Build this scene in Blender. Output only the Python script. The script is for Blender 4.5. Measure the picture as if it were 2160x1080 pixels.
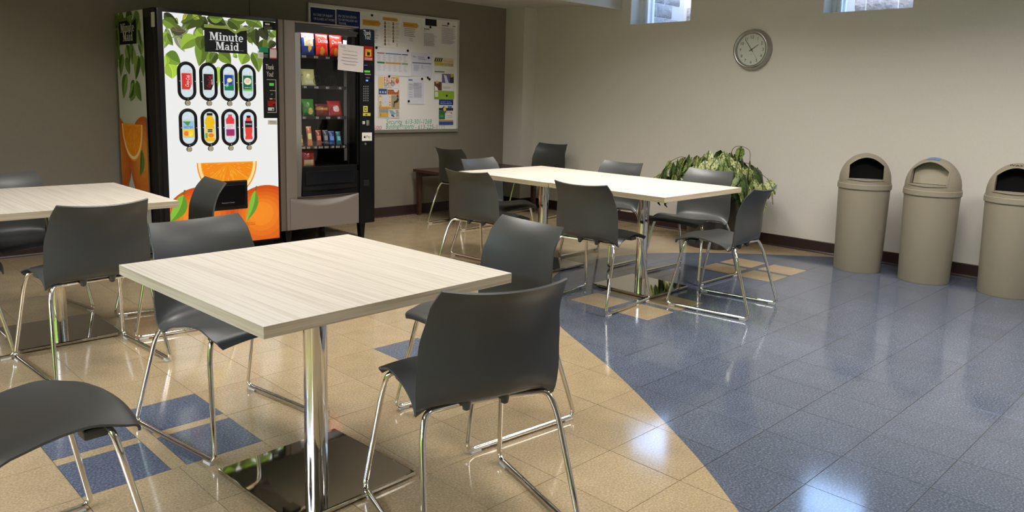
import bpy, bmesh, math, random
from mathutils import Vector, Matrix
from math import sin, cos, pi, radians, sqrt, atan2, hypot

random.seed(11)
S = bpy.context.scene
C = S.collection
for o in list(bpy.data.objects):
    bpy.data.objects.remove(o)

# ------------------------------------------------------------------ camera
F_PX, CY_PX, YAW, PITCH, ROLL, EYE = 1621.69, 443.36, 0.782829, 0.146094, 0.026204, 1.29
_f = Vector((sin(YAW) * cos(PITCH), cos(YAW) * cos(PITCH), -sin(PITCH)))
_r = Vector((cos(YAW), -sin(YAW), 0))
_u = _r.cross(_f)
R_ = cos(ROLL) * _r + sin(ROLL) * _u
U_ = -sin(ROLL) * _r + cos(ROLL) * _u
cam_d = bpy.data.cameras.new('camera')
cam = bpy.data.objects.new('camera', cam_d)
C.objects.link(cam)
cam_d.sensor_width = 36
cam_d.lens = F_PX / 2160 * 36
cam_d.shift_y = -(540 - CY_PX) / 2160
cam_d.clip_start = 0.05
m = Matrix.Identity(4)
for i in range(3):
    m[i][0], m[i][1], m[i][2] = R_[i], U_[i], -_f[i]
m[2][3] = EYE
cam.matrix_world = m
S.camera = cam


def ray(x, y):
    return R_ * ((x - 1080) / F_PX) + U_ * (-(y - CY_PX) / F_PX) + _f


def onY(x, y, Y):
    d = ray(x, y)
    p = d * (Y / d.y)
    return p.x, p.z + EYE


def onX(x, y, X):
    d = ray(x, y)
    p = d * (X / d.x)
    return p.y, p.z + EYE


def project(P):
    d = Vector(P) - Vector((0, 0, EYE))
    w = d.dot(_f)
    if w < 0.05:
        return None
    return 1080 + F_PX * d.dot(R_) / w, CY_PX - F_PX * d.dot(U_) / w


# ------------------------------------------------------------------ view, world, sun, ceiling light
S.view_settings.view_transform = 'Standard'
S.view_settings.look = 'None'
S.view_settings.gamma = 1
S.view_settings.use_curve_mapping = False
S.view_settings.exposure = 0.0

W = bpy.data.worlds.new('daylight')
S.world = W
W.use_nodes = True
nt = W.node_tree
nt.nodes.clear()
sky = nt.nodes.new('ShaderNodeTexSky')
sky.sky_type = 'NISHITA'
sky.sun_disc = False
sky.sun_elevation = radians(42)
sky.sun_rotation = radians(250)
bg = nt.nodes.new('ShaderNodeBackground')
bg.inputs['Strength'].default_value = 2.9
wo = nt.nodes.new('ShaderNodeOutputWorld')
nt.links.new(sky.outputs[0], bg.inputs[0])
nt.links.new(bg.outputs[0], wo.inputs[0])

sun = bpy.data.lights.new('sun', 'SUN')
sun.energy = 4.0
sun.angle = radians(0.6)
sun.color = (1.0, 0.95, 0.86)
sun_o = bpy.data.objects.new('sun', sun)
sun_o.rotation_euler = (radians(-40), 0, 0)      # high, from beyond the back wall; added to brighten the unseen grass
C.objects.link(sun_o)
HIGH_CEILING = 2.78
ADDED_LIGHTS = [(4.55, 5.72), (1.2, 5.6)]  # unseen soffit lamps, added to brighten the back wall and white board
DOWN_W = [14, 5]
TROFFERS = [(-0.6, 3.4), (1.9, 3.6), (4.4, 3.6), (-0.6, 1.2), (1.9, 1.2), (4.4, 1.2), (4.4, -1.2)]  # last panel is added to brighten the right wall and bins
TROFFER_W = [9, 42, 54, 3, 19, 66, 74]
for i, (x, y) in enumerate(TROFFERS):
    L = bpy.data.lights.new('troffer_light', 'AREA')
    L.shape = 'RECTANGLE'
    L.size, L.size_y = 0.52, 1.12
    L.energy = TROFFER_W[i]
    L.spread = radians(142)
    L.color = (1.0, 0.955, 0.90)
    lo = bpy.data.objects.new('troffer_light', L)
    lo.location = (x, y, HIGH_CEILING - 0.03)
    C.objects.link(lo)


for i, (x, y) in enumerate(ADDED_LIGHTS):
    L = bpy.data.lights.new('soffit_downlight', 'AREA')
    L.shape = 'DISK'
    L.size = 0.60
    L.energy = DOWN_W[i]
    L.spread = radians(128)
    L.color = (1.0, 0.955, 0.90)
    lo = bpy.data.objects.new('soffit_downlight', L)
    lo.location = (x, y, 2.285)
    C.objects.link(lo)


# ------------------------------------------------------------------ materials
def lin(c):
    out = []
    for v in c[:3]:
        v = v / 255.0
        out.append(v / 12.92 if v <= 0.04045 else ((v + 0.055) / 1.055) ** 2.4)
    return out


_mc = {}


def mat(name, color, rough=0.6, metal=0.0, spec=0.5, emit=None, estr=0.0, coat=0.0):
    """color in 0-255 display values"""
    key = (name, tuple(color), rough, metal, spec, tuple(emit) if emit else None, estr, coat)
    if key in _mc:
        return _mc[key]
    M_ = bpy.data.materials.new(name)
    M_.use_nodes = True
    b = M_.node_tree.nodes['Principled BSDF']
    b.inputs['Base Color'].default_value = (*lin(color), 1)
    b.inputs['Roughness'].default_value = rough
    b.inputs['Metallic'].default_value = metal
    b.inputs['Specular IOR Level'].default_value = spec
    b.inputs['Coat Weight'].default_value = coat
    if emit:
        b.inputs['Emission Color'].default_value = (*lin(emit), 1)
        b.inputs['Emission Strength'].default_value = estr
    _mc[key] = M_
    return M_


def node(M_, t, **kw):
    n = M_.node_tree.nodes.new(t)
    for k, v in kw.items():
        setattr(n, k, v)
    return n


def add_noise(M_, scale=40, amount=0.12, bump=0.0, stretch=None, detail=3, coords='Object', bump_scale=None, bdist=0.002):
    """colour grain and fine relief on a principled material"""
    T = M_.node_tree
    b = T.nodes['Principled BSDF']
    tc = node(M_, 'ShaderNodeTexCoord')
    geo = node(M_, 'ShaderNodeNewGeometry')
    src = geo.outputs['Position'] if coords == 'World' else tc.outputs['Object']
    mp = node(M_, 'ShaderNodeMapping')
    if stretch:
        mp.inputs['Scale'].default_value = stretch
    T.links.new(src, mp.inputs['Vector'])
    nz = node(M_, 'ShaderNodeTexNoise')
    nz.inputs['Scale'].default_value = scale
    nz.inputs['Detail'].default_value = detail
    T.links.new(mp.outputs[0], nz.inputs['Vector'])
    if amount:
        hsv = node(M_, 'ShaderNodeHueSaturation')
        base = b.inputs['Base Color'].default_value[:]
        hsv.inputs['Color'].default_value = base
        mr = node(M_, 'ShaderNodeMapRange')
        mr.inputs['From Min'].default_value = 0.3
        mr.inputs['From Max'].default_value = 0.7
        mr.inputs['To Min'].default_value = 1 - amount
        mr.inputs['To Max'].default_value = 1 + amount
        T.links.new(nz.outputs['Fac'], mr.inputs['Value'])
        T.links.new(mr.outputs[0], hsv.inputs['Value'])
        T.links.new(hsv.outputs[0], b.inputs['Base Color'])
    if bump:
        nb = nz
        if bump_scale:
            nb = node(M_, 'ShaderNodeTexNoise')
            nb.inputs['Scale'].default_value = bump_scale
            nb.inputs['Detail'].default_value = 2
            T.links.new(mp.outputs[0], nb.inputs['Vector'])
        bp = node(M_, 'ShaderNodeBump')
        bp.inputs['Strength'].default_value = bump
        bp.inputs['Distance'].default_value = bdist
        T.links.new(nb.outputs['Fac'], bp.inputs['Height'])
        T.links.new(bp.outputs[0], b.inputs['Normal'])
    return M_


def vct(name, base, fleck_l, fleck_d):
    """waxed vinyl composition tile: mottled flecks, slight per tile tone, wavy wax film"""
    M_ = mat(name, base, rough=0.11, spec=0.6)
    T = M_.node_tree
    b = T.nodes['Principled BSDF']
    geo = node(M_, 'ShaderNodeNewGeometry')
    n1 = node(M_, 'ShaderNodeTexNoise')
    n1.inputs['Scale'].default_value = 130
    n1.inputs['Detail'].default_value = 4
    n2 = node(M_, 'ShaderNodeTexNoise')
    n2.inputs['Scale'].default_value = 9
    n3 = node(M_, 'ShaderNodeTexVoronoi')
    n3.inputs['Scale'].default_value = 95
    for n in (n1, n2, n3):
        T.links.new(geo.outputs['Position'], n.inputs['Vector'])
    rp = node(M_, 'ShaderNodeValToRGB')
    rp.color_ramp.elements[0].position = 0.30
    rp.color_ramp.elements[0].color = (*lin(fleck_d), 1)
    rp.color_ramp.elements[1].position = 0.72
    rp.color_ramp.elements[1].color = (*lin(fleck_l), 1)
    e = rp.color_ramp.elements.new(0.5)
    e.color = (*lin(base), 1)
    T.links.new(n1.outputs['Fac'], rp.inputs[0])
    oi = node(M_, 'ShaderNodeObjectInfo')
    mr = node(M_, 'ShaderNodeMapRange')
    mr.inputs['To Min'].default_value = 0.95
    mr.inputs['To Max'].default_value = 1.05
    T.links.new(oi.outputs['Random'], mr.inputs['Value'])
    mr2 = node(M_, 'ShaderNodeMapRange')
    mr2.inputs['From Min'].default_value = 0.3
    mr2.inputs['From Max'].default_value = 0.7
    mr2.inputs['To Min'].default_value = 0.94
    mr2.inputs['To Max'].default_value = 1.06
    T.links.new(n2.outputs['Fac'], mr2.inputs['Value'])
    mu = node(M_, 'ShaderNodeMath', operation='MULTIPLY')
    T.links.new(mr.outputs[0], mu.inputs[0])
    T.links.new(mr2.outputs[0], mu.inputs[1])
    hs = node(M_, 'ShaderNodeHueSaturation')
    T.links.new(rp.outputs[0], hs.inputs['Color'])
    T.links.new(mu.outputs[0], hs.inputs['Value'])
    # sparse pale chips
    cr = node(M_, 'ShaderNodeMath', operation='LESS_THAN')
    cr.inputs[1].default_value = 0.13
    T.links.new(n3.outputs['Distance'], cr.inputs[0])
    nsel = node(M_, 'ShaderNodeTexWhiteNoise')
    T.links.new(n3.outputs['Position'], nsel.inputs['Vector'])
    sel = node(M_, 'ShaderNodeMath', operation='GREATER_THAN')
    sel.inputs[1].default_value = 0.72
    T.links.new(nsel.outputs['Value'], sel.inputs[0])
    mm = node(M_, 'ShaderNodeMath', operation='MULTIPLY')
    T.links.new(cr.outputs[0], mm.inputs[0])
    T.links.new(sel.outputs[0], mm.inputs[1])
    mx = node(M_, 'ShaderNodeMixRGB')
    mx.inputs[2].default_value = (*lin(fleck_l), 1)
    T.links.new(mm.outputs[0], mx.inputs[0])
    T.links.new(hs.outputs[0], mx.inputs[1])
    T.links.new(mx.outputs[0], b.inputs['Base Color'])
    nb = node(M_, 'ShaderNodeTexNoise')
    nb.inputs['Scale'].default_value = 22
    nb.inputs['Detail'].default_value = 1
    T.links.new(geo.outputs['Position'], nb.inputs['Vector'])
    bp = node(M_, 'ShaderNodeBump')
    bp.inputs['Strength'].default_value = 0.06
    bp.inputs['Distance'].default_value = 0.0003
    T.links.new(nb.outputs['Fac'], bp.inputs['Height'])
    T.links.new(bp.outputs[0], b.inputs['Normal'])
    return M_


def laminate(name, base, dark, sc=(95, 1.6, 95)):
    M_ = mat(name, base, rough=0.38, spec=0.4)
    T = M_.node_tree
    b = T.nodes['Principled BSDF']
    tc = node(M_, 'ShaderNodeTexCoord')
    mp = node(M_, 'ShaderNodeMapping')
    mp.inputs['Scale'].default_value = sc
    T.links.new(tc.outputs['Object'], mp.inputs['Vector'])
    nz = node(M_, 'ShaderNodeTexNoise')
    nz.inputs['Scale'].default_value = 1.0
    nz.inputs['Detail'].default_value = 4
    T.links.new(mp.outputs[0], nz.inputs['Vector'])
    rp = node(M_, 'ShaderNodeValToRGB')
    rp.color_ramp.elements[0].position = 0.34
    rp.color_ramp.elements[0].color = (*lin(dark), 1)
    rp.color_ramp.elements[1].position = 0.56
    rp.color_ramp.elements[1].color = (*lin(base), 1)
    T.links.new(nz.outputs['Fac'], rp.inputs[0])
    T.links.new(rp.outputs[0], b.inputs['Base Color'])
    return M_


M_wallA = add_noise(mat('taupe_paint', (128, 121, 108), 0.55, spec=0.3), 60, 0.02, 0.10, bump_scale=160, coords='World')
M_wallB = add_noise(mat('cream_paint', (206, 201, 194), 0.5, spec=0.35), 60, 0.015, 0.10, bump_scale=160, coords='World')
M_ceil = add_noise(mat('ceiling_paint', (205, 202, 196), 0.8, spec=0.2), 60, 0.02, 0.08, bump_scale=120, coords='World')
M_base = add_noise(mat('dark_vinyl_baseboard', (47, 29, 29), 0.42), 30, 0.1, coords='World')
M_grout = mat('dark_joint', (74, 62, 48), 0.9)
M_tileB = vct('beige_vinyl_tile', (152, 134, 104), (168, 152, 124), (136, 118, 90))
M_tileBl = vct('blue_vinyl_tile', (77, 84, 98), (108, 116, 132), (64, 71, 86))
M_lam = laminate('pale_ash_laminate', (204, 196, 184), (186, 177, 163))
M_edge = laminate('ash_edge_band', (192, 178, 154), (170, 154, 128), (3, 3, 160))
M_under = mat('dark_table_underside', (66, 62, 56), .7)
M_chrome = mat('polished_chrome', (226, 222, 214), 0.07, 1.0)
M_plate = mat('polished_steel_plate', (205, 202, 196), 0.035, 1.0)
M_plastic = add_noise(mat('charcoal_plastic', (64, 65, 64), 0.40, spec=0.45), 300, 0.03, 0.06, bump_scale=500)
M_black = mat('black_plastic', (13, 13, 15), 0.4, spec=.25)
M_blackm = mat('black_matte', (10, 10, 11), 0.85, spec=0.2)
M_grey = mat('clear_grey_glide', (190, 190, 186), 0.35)
M_bin = add_noise(mat('taupe_bin_plastic', (138, 130, 114), 0.55, spec=0.35), 250, 0.03, 0.08, bump_scale=420)
M_bin_shade = mat('black_bin_liner', (5, 5, 6), 0.8, spec=.1)  # stands in for the shade inside the open bins
M_wood = add_noise(mat('dark_brown_wood', (68, 42, 32), 0.35), 18, 0.2, stretch=(1, 8, 1))
M_alu = mat('brushed_aluminium', (178, 176, 172), 0.32, 1.0)
M_wframe = mat('white_window_frame', (226, 230, 232), 0.45)
M_block = add_noise(mat('pale_split_face_block', (138, 137, 136), 0.95, spec=0.1), 22, 0.16, 0.9, detail=6, bdist=0.02, coords='World')
M_mortar = mat('pale_mortar', (168, 168, 167), 0.95)
M_pot = mat('dark_brown_planter', (44, 39, 35), 0.3)
M_soil = mat('dark_soil', (34, 26, 20), 0.95)
M_stem = mat('green_brown_stem', (92, 86, 52), 0.6)
M_paper = mat('white_paper', (232, 232, 230), 0.8, spec=0.2)
M_board = mat('whiteboard_enamel', (226, 225, 220), 0.22)


def glass_mat(name, tint=(255, 255, 255), ior=1.45):
    M_ = bpy.data.materials.new(name)
    M_.use_nodes = True
    T = M_.node_tree
    T.nodes.clear()
    o = T.nodes.new('ShaderNodeOutputMaterial')
    mx = T.nodes.new('ShaderNodeMixShader')
    tr = T.nodes.new('ShaderNodeBsdfTransparent')
    tr.inputs[0].default_value = (*lin(tint), 1)
    gl = T.nodes.new('ShaderNodeBsdfGlossy')
    gl.inputs['Roughness'].default_value = 0.01
    fr = T.nodes.new('ShaderNodeFresnel')
    fr.inputs[0].default_value = ior
    T.links.new(fr.outputs[0], mx.inputs[0])
    T.links.new(tr.outputs[0], mx.inputs[1])
    T.links.new(gl.outputs[0], mx.inputs[2])
    T.links.new(mx.outputs[0], o.inputs[0])
    return M_


M_glass = glass_mat('clear_glass', ior=1.33)


def leaf_mat(name, vein, light):
    M_ = mat(name, light, rough=0.42, spec=0.4)
    T = M_.node_tree
    b = T.nodes['Principled BSDF']
    tc = node(M_, 'ShaderNodeTexCoord')
    sp = node(M_, 'ShaderNodeSeparateXYZ')
    T.links.new(tc.outputs['Object'], sp.inputs[0])
    # dark midrib and rim, dark blotches between: leaf local x runs across, y along
    ab = node(M_, 'ShaderNodeMath', operation='ABSOLUTE')
    T.links.new(sp.outputs['X'], ab.inputs[0])
    mr = node(M_, 'ShaderNodeMapRange')
    mr.inputs['From Min'].default_value = 0.003
    mr.inputs['From Max'].default_value = 0.010
    T.links.new(ab.outputs[0], mr.inputs['Value'])
    mp = node(M_, 'ShaderNodeMapping')
    mp.inputs['Scale'].default_value = (1.5, 1, 1)
    T.links.new(tc.outputs['Object'], mp.inputs['Vector'])
    nz = node(M_, 'ShaderNodeTexNoise')
    nz.inputs['Scale'].default_value = 44
    nz.inputs['Detail'].default_value = 2
    T.links.new(mp.outputs[0], nz.inputs['Vector'])
    st = node(M_, 'ShaderNodeMapRange')
    st.inputs['From Min'].default_value = 0.36
    st.inputs['From Max'].default_value = 0.50
    T.links.new(nz.outputs['Fac'], st.inputs['Value'])
    mu = node(M_, 'ShaderNodeMath', operation='MULTIPLY')
    T.links.new(mr.outputs[0], mu.inputs[0])
    T.links.new(st.outputs[0], mu.inputs[1])
    mx = node(M_, 'ShaderNodeMixRGB')
    mx.inputs[1].default_value = (*lin(vein), 1)
    mx.inputs[2].default_value = (*lin(light), 1)
    T.links.new(mu.outputs[0], mx.inputs[0])
    T.links.new(mx.outputs[0], b.inputs['Base Color'])
    return M_


LEAFM = [leaf_mat('variegated_leaf_pale', (50, 68, 30), (168, 174, 114)),
         leaf_mat('variegated_leaf_mid', (26, 42, 16), (116, 134, 70)),
         leaf_mat('variegated_leaf_dark', (18, 32, 12), (66, 90, 40))]


def ink(color):
    return mat('print_ink', color, 0.75, spec=0.15)


def lit(color, k=1.0):
    return mat('backlit_print', (12, 12, 12), 0.3, spec=0.3, emit=color, estr=k)


# ------------------------------------------------------------------ mesh builder
class MB:
    def __init__(s):
        s.v, s.f, s.m, s.mats = [], [], [], []

    def mi(s, M_):
        if M_ not in s.mats:
            s.mats.append(M_)
        return s.mats.index(M_)

    def add(s, vs, fs, M_):
        k = len(s.v)
        s.v += [tuple(p) for p in vs]
        i = s.mi(M_)
        for f in fs:
            s.f.append(tuple(k + a for a in f))
            s.m.append(i)

    def box(s, x0, y0, z0, x1, y1, z1, M_, T=None, bev=0.0):
        if bev:
            bm = bmesh.new()
            bmesh.ops.create_cube(bm, size=1)
            for q in bm.verts:
                q.co = Vector(((x0 + x1) / 2 + q.co.x * (x1 - x0), (y0 + y1) / 2 + q.co.y * (y1 - y0), (z0 + z1) / 2 + q.co.z * (z1 - z0)))
            bmesh.ops.bevel(bm, geom=bm.edges[:], offset=bev, segments=2, profile=0.6, affect='EDGES')
            bm.verts.ensure_lookup_table()
            vs = [q.co.copy() for q in bm.verts]
            fs = [[q.index for q in f.verts] for f in bm.faces]
            bm.free()
        else:
            vs = [Vector(p) for p in ((x0, y0, z0), (x1, y0, z0), (x1, y1, z0), (x0, y1, z0), (x0, y0, z1), (x1, y0, z1), (x1, y1, z1), (x0, y1, z1))]
            fs = [(0, 3, 2, 1), (4, 5, 6, 7), (0, 1, 5, 4), (1, 2, 6, 5), (2, 3, 7, 6), (3, 0, 4, 7)]
        if T:
            vs = [T @ q for q in vs]
        s.add(vs, fs, M_)

    def tube(s, path, r, M_, n=10, caps=True, closed=False):
        P = [Vector(p) for p in path]
        rr = r if isinstance(r, (list, tuple)) else [r] * len(P)
        N = len(P)
        t0 = (P[1] - P[0]).normalized()
        a = Vector((0, 0, 1)) if abs(t0.z) < 0.9 else Vector((1, 0, 0))
        nrm = t0.cross(a).normalized()
        vs = []
        for i in range(N):
            if closed:
                t = (P[(i + 1) % N] - P[i - 1]).normalized()
            else:
                t = (P[min(i + 1, N - 1)] - P[max(i - 1, 0)]).normalized()
            nrm = (nrm - t * nrm.dot(t)).normalized()
            b = t.cross(nrm)
            for j in range(n):
                an = 2 * pi * j / n
                vs.append(P[i] + (nrm * cos(an) + b * sin(an)) * rr[i])
        fs = []
        for i in range(N if closed else N - 1):
            k2 = (i + 1) % N
            for j in range(n):
                fs.append((i * n + j, i * n + (j + 1) % n, k2 * n + (j + 1) % n, k2 * n + j))
        if caps and not closed:
            fs.append(tuple(range(n - 1, -1, -1)))
            fs.append(tuple((N - 1) * n + j for j in range(n)))
        s.add(vs, fs, M_)

    def lathe(s, prof, M_, n=32, T=None, close_top=False, close_bot=False):
        vs, fs = [], []
        for r, z in prof:
            for j in range(n):
                a = 2 * pi * j / n
                vs.append(Vector((r * cos(a), r * sin(a), z)))
        for i in range(len(prof) - 1):
            for j in range(n):
                fs.append((i * n + j, i * n + (j + 1) % n, (i + 1) * n + (j + 1) % n, (i + 1) * n + j))
        if close_bot:
            fs.append(tuple(range(n - 1, -1, -1)))
        if close_top:
            fs.append(tuple((len(prof) - 1) * n + j for j in range(n)))
        if T:
            vs = [T @ q for q in vs]
        s.add(vs, fs, M_)

    def prism(s, poly, d0, d1, M_, plane='XZ'):
        """poly of 2D points extruded: XZ -> along Y, YZ -> along X, XY -> along Z"""
        n = len(poly)

        def P(a, b, d):
            return (a, d, b) if plane == 'XZ' else (d, a, b) if plane == 'YZ' else (a, b, d)
        vs = [P(a, b, d0) for a, b in poly] + [P(a, b, d1) for a, b in poly]
        fs = [tuple(range(n)), tuple(range(2 * n - 1, n - 1, -1))]
        for i in range(n):
            j = (i + 1) % n
            fs.append((i, n + i, n + j, j))
        s.add(vs, fs, M_)

    def grid(s, fn, nu, nv, M_, fmat=None):
        vs = [fn(i / nu, j / nv) for j in range(nv + 1) for i in range(nu + 1)]
        k = len(s.v)
        s.v += [tuple(p) for p in vs]
        for j in range(nv):
            for i in range(nu):
                a = j * (nu + 1) + i
                s.f.append((k + a, k + a + 1, k + a + nu + 2, k + a + nu + 1))
                s.m.append(s.mi(fmat((i + .5) / nu, (j + .5) / nv) if fmat else M_))

    def mesh(s, name, smooth=False, fix=True, angle=None):
        me = bpy.data.meshes.new(name)
        me.from_pydata(s.v, [], s.f)
        for M_ in s.mats:
            me.materials.append(M_)
        me.polygons.foreach_set('material_index', s.m)
        if fix:
            bm = bmesh.new()
            bm.from_mesh(me)
            bmesh.ops.recalc_face_normals(bm, faces=bm.faces[:])
            bm.to_mesh(me)
            bm.free()
        if smooth:
            me.polygons.foreach_set('use_smooth', [True] * len(me.polygons))
            me.set_sharp_from_angle(angle=radians(angle or 40))
        me.update()
        return me

    def obj(s, name, parent=None, smooth=False, fix=True, angle=None, loc=None, **props):
        o = bpy.data.objects.new(name, s.mesh(name, smooth, fix, angle))
        return put(o, parent, loc, **props)


def put(o, parent=None, loc=None, **props):
    C.objects.link(o)
    if parent:
        o.parent = parent
    if loc:
        o.location = loc
    for k, v in props.items():
        o[k] = v
    return o


def empty(name, loc=(0, 0, 0), rz=0.0, **props):
    o = bpy.data.objects.new(name, None)
    o.empty_display_size = 0.1
    C.objects.link(o)
    o.location = loc
    o.rotation_euler = (0, 0, rz)
    for k, v in props.items():
        o[k] = v
    return o


def copy_tree(o, parent=None):
    c = o.copy()
    C.objects.link(c)
    if parent:
        c.parent = parent
    for ch in list(o.children):
        copy_tree(ch, c)
    return c


def bend(pts, rad, k=5):
    """polyline with rounded corners"""
    P = [Vector(p) for p in pts]
    out = [P[0]]
    for i in range(1, len(P) - 1):
        a, b, c = P[i - 1], P[i], P[i + 1]
        r = min(rad, (b - a).length * 0.48, (c - b).length * 0.48)
        p0 = b + (a - b).normalized() * r
        p1 = b + (c - b).normalized() * r
        for j in range(k + 1):
            t = j / k
            out.append(p0 * (1 - t) ** 2 + b * 2 * t * (1 - t) + p1 * t * t)
    out.append(P[-1])
    return out


def catmull(pts, k=8):
    P = [Vector(p) for p in pts]
    out = []
    for i in range(len(P) - 1):
        p0, p1, p2, p3 = P[max(i - 1, 0)], P[i], P[i + 1], P[min(i + 2, len(P) - 1)]
        for j in range(k):
            t = j / k
            out.append(0.5 * ((2 * p1) + (p2 - p0) * t + (2 * p0 - 5 * p1 + 4 * p2 - p3) * t * t + (3 * p1 - p0 - 3 * p2 + p3) * t ** 3))
    out.append(P[-1])
    return out


_tc = {}


def text_geo(s, bold=False):
    """vertices and faces of a word, unit height, origin at lower left"""
    if s in _tc:
        return _tc[s]
    cu = bpy.data.curves.new('lettering', 'FONT')
    cu.body = s
    cu.resolution_u = 2
    if bold:
        cu.offset = 0.02
    to = bpy.data.objects.new('lettering', cu)
    C.objects.link(to)
    dg = bpy.context.evaluated_depsgraph_get()
    me = to.evaluated_get(dg).to_mesh()
    vs = [Vector((q.co.x, q.co.y)) for q in me.vertices]
    fs = [tuple(p.vertices) for p in me.polygons]
    to.evaluated_get(dg).to_mesh_clear()
    bpy.data.objects.remove(to)
    bpy.data.curves.remove(cu)
    if vs:
        x0 = min(q.x for q in vs)
        x1 = max(q.x for q in vs)
    else:
        x0, x1 = 0, 1
    vs = [Vector((q.x - x0, q.y)) for q in vs]
    _tc[s] = (vs, fs, max(x1 - x0, 1e-3))
    return _tc[s]


class Print:
    """flat printing on a plane: origin O, axes U (right), V (up), N (towards the reader)"""

    def __init__(s, O, U, V, mk=ink, step=0.00035):
        s.O, s.U, s.V = Vector(O), Vector(U), Vector(V)
        s.N = s.U.cross(s.V)
        s.b, s.mk, s.step = MB(), mk, step

    def P(s, u, v, l):
        return s.O + s.U * u + s.V * v + s.N * (s.step * l)

    def poly(s, pts, col, l=1):
        s.b.add([s.P(u, v, l) for u, v in pts], [tuple(range(len(pts)))], s.mk(col))

    def rect(s, u0, v0, u1, v1, col, l=1):
        s.poly([(u0, v0), (u1, v0), (u1, v1), (u0, v1)], col, l)

    def disc(s, u, v, ru, rv, col, l=1, n=20, a0=0, a1=2 * pi):
        s.poly([(u + ru * cos(a0 + (a1 - a0) * i / n), v + rv * sin(a0 + (a1 - a0) * i / n)) for i in range(n if a1 - a0 > 6.28 else n + 1)], col, l)

    def ring(s, u, v, r0, r1, col, l=1, n=24):
        for i in range(n):
            a, b = 2 * pi * i / n, 2 * pi * (i + 1) / n
            s.poly([(u + r * cos(t), v + r * sin(t)) for r, t in ((r0, a), (r1, a), (r1, b), (r0, b))], col, l)

    def line(s, a, b, w, col, l=1):
        d = Vector((b[0] - a[0], b[1] - a[1]))
        if d.length < 1e-6:
            return
        n = Vector((-d.y, d.x)).normalized() * w / 2
        s.poly([(a[0] - n.x, a[1] - n.y), (b[0] - n.x, b[1] - n.y), (b[0] + n.x, b[1] + n.y), (a[0] + n.x, a[1] + n.y)], col, l)

    def text(s, t, u, v, h, col, l=2, width=None, align='L', ang=0.0, shear=0.0):
        vs, fs, w = text_geo(t)
        k = h / 0.70
        kx = width / w if width else k
        off = 0 if align == 'L' else -w * kx / 2 if align == 'C' else -w * kx
        ca, sa = cos(ang), sin(ang)
        out = []
        for q in vs:
            x, y = q.x * kx + off + shear * q.y * k, q.y * k
            out.append(s.P(u + ca * x - sa * y, v + sa * x + ca * y, l))
        s.b.add(out, fs, s.mk(col))

    def lines(s, u0, u1, v0, v1, n, col=(150, 150, 152), l=1, ragged=0.3, seed=0, fill=0.35):
        rd = random.Random(seed)
        dv = (v1 - v0) / n
        for i in range(n):
            v = v1 - dv * (i + 0.5)
            e = u1 - (u1 - u0) * (rd.random() * ragged)
            s.rect(u0, v - dv * fill / 2, e, v + dv * fill / 2, col, l)

    def obj(s, name, parent, **k):
        return s.b.obj(name, parent, fix=False, **k)


# ================================================================== SETTING
XB, YA = 6.63, 6.642           # right wall and back wall planes
SOFFIT_Z, SOFFIT_Y, BULK_Z = 2.31, 5.118, 2.23


def structure(b, name, parent=None, **k):
    o = b.obj(name, parent, **k)
    if not parent:
        o['kind'] = 'structure'
    return o


# --- floor: dark slab, then every tile
P_T = 0.3048
GX, GY = 0.9585, 2.8605
X_MIN, Y_MIN = -1.7, -3.0
b = MB()
b.box(X_MIN - .1, Y_MIN - .1, -0.12, XB + 0.1, YA + 0.1, -0.0016, M_grout)
floor = structure(b, 'floor')
# boundary of the blue field, followed from the right wall round to behind the camera
curve = catmull([(6.75, 2.42, 0), (6.533, 2.666, 0), (5.996, 3.279, 0), (5.638, 3.578, 0), (5.34, 3.75, 0), (5.02, 3.85, 0), (4.66, 3.86, 0), (4.25, 3.75, 0),
                 (3.86, 3.50, 0), (3.53, 3.20, 0), (3.251, 2.876, 0), (3.031, 2.479, 0), (2.89, 2.205, 0), (2.747, 1.962, 0), (2.615, 1.753, 0), (2.448, 1.498, 0), (2.327, 1.325, 0),
                 (2.145, 1.094, 0), (1.9, 0.80, 0), (1.6, .47, 0), (1.2, 0.05, 0), (0.5, -0.7, 0), (-0.5, -2.0, 0), (-1.4, -3.2, 0)], 6)
blue_poly = [(p.x, p.y) for p in curve] + [(8, -3.4), (8, 2.42)]


def in_blue(x, y):
    c = False
    n = len(blue_poly)
    for i in range(n):
        x0, y0 = blue_poly[i]
        x1, y1 = blue_poly[i - 1]
        if (y0 > y) != (y1 > y) and x < (x1 - x0) * (y - y0) / (y1 - y0) + x0:
            c = not c
    return c


cpts = [(p.x, p.y) for p in curve]


def sdist(x, y):
    best = 1e9
    for i in range(len(cpts) - 1):
        ax, ay = cpts[i]
        bx, by = cpts[i + 1]
        dx, dy = bx - ax, by - ay
        t = max(0, min(1, ((x - ax) * dx + (y - ay) * dy) / (dx * dx + dy * dy)))
        d = hypot(x - ax - t * dx, y - ay - t * dy)
        best = min(best, d)
    return best if in_blue(x, y) else -best


GAP = 0.0009
_tile_mesh = {}


def tile_mesh(w, h, M_):
    k = (round(w, 4), round(h, 4), M_.name)
    if k not in _tile_mesh:
        b = MB()
        a = 0.0005
        x, y = w / 2 - GAP, h / 2 - GAP
        vs = [(-x, -y, -.0015), (x, -y, -.0015), (x, y, -.0015), (-x, y, -.0015), (-x + a, -y + a, 0), (x - a, -y + a, 0), (x - a, y - a, 0), (-x + a, y - a, 0)]
        b.add(vs, [(4, 5, 6, 7), (0, 1, 5, 4), (1, 2, 6, 5), (2, 3, 7, 6), (3, 0, 4, 7)], M_)
        _tile_mesh[k] = b.mesh('floor_tile')
    return _tile_mesh[k]


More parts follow.
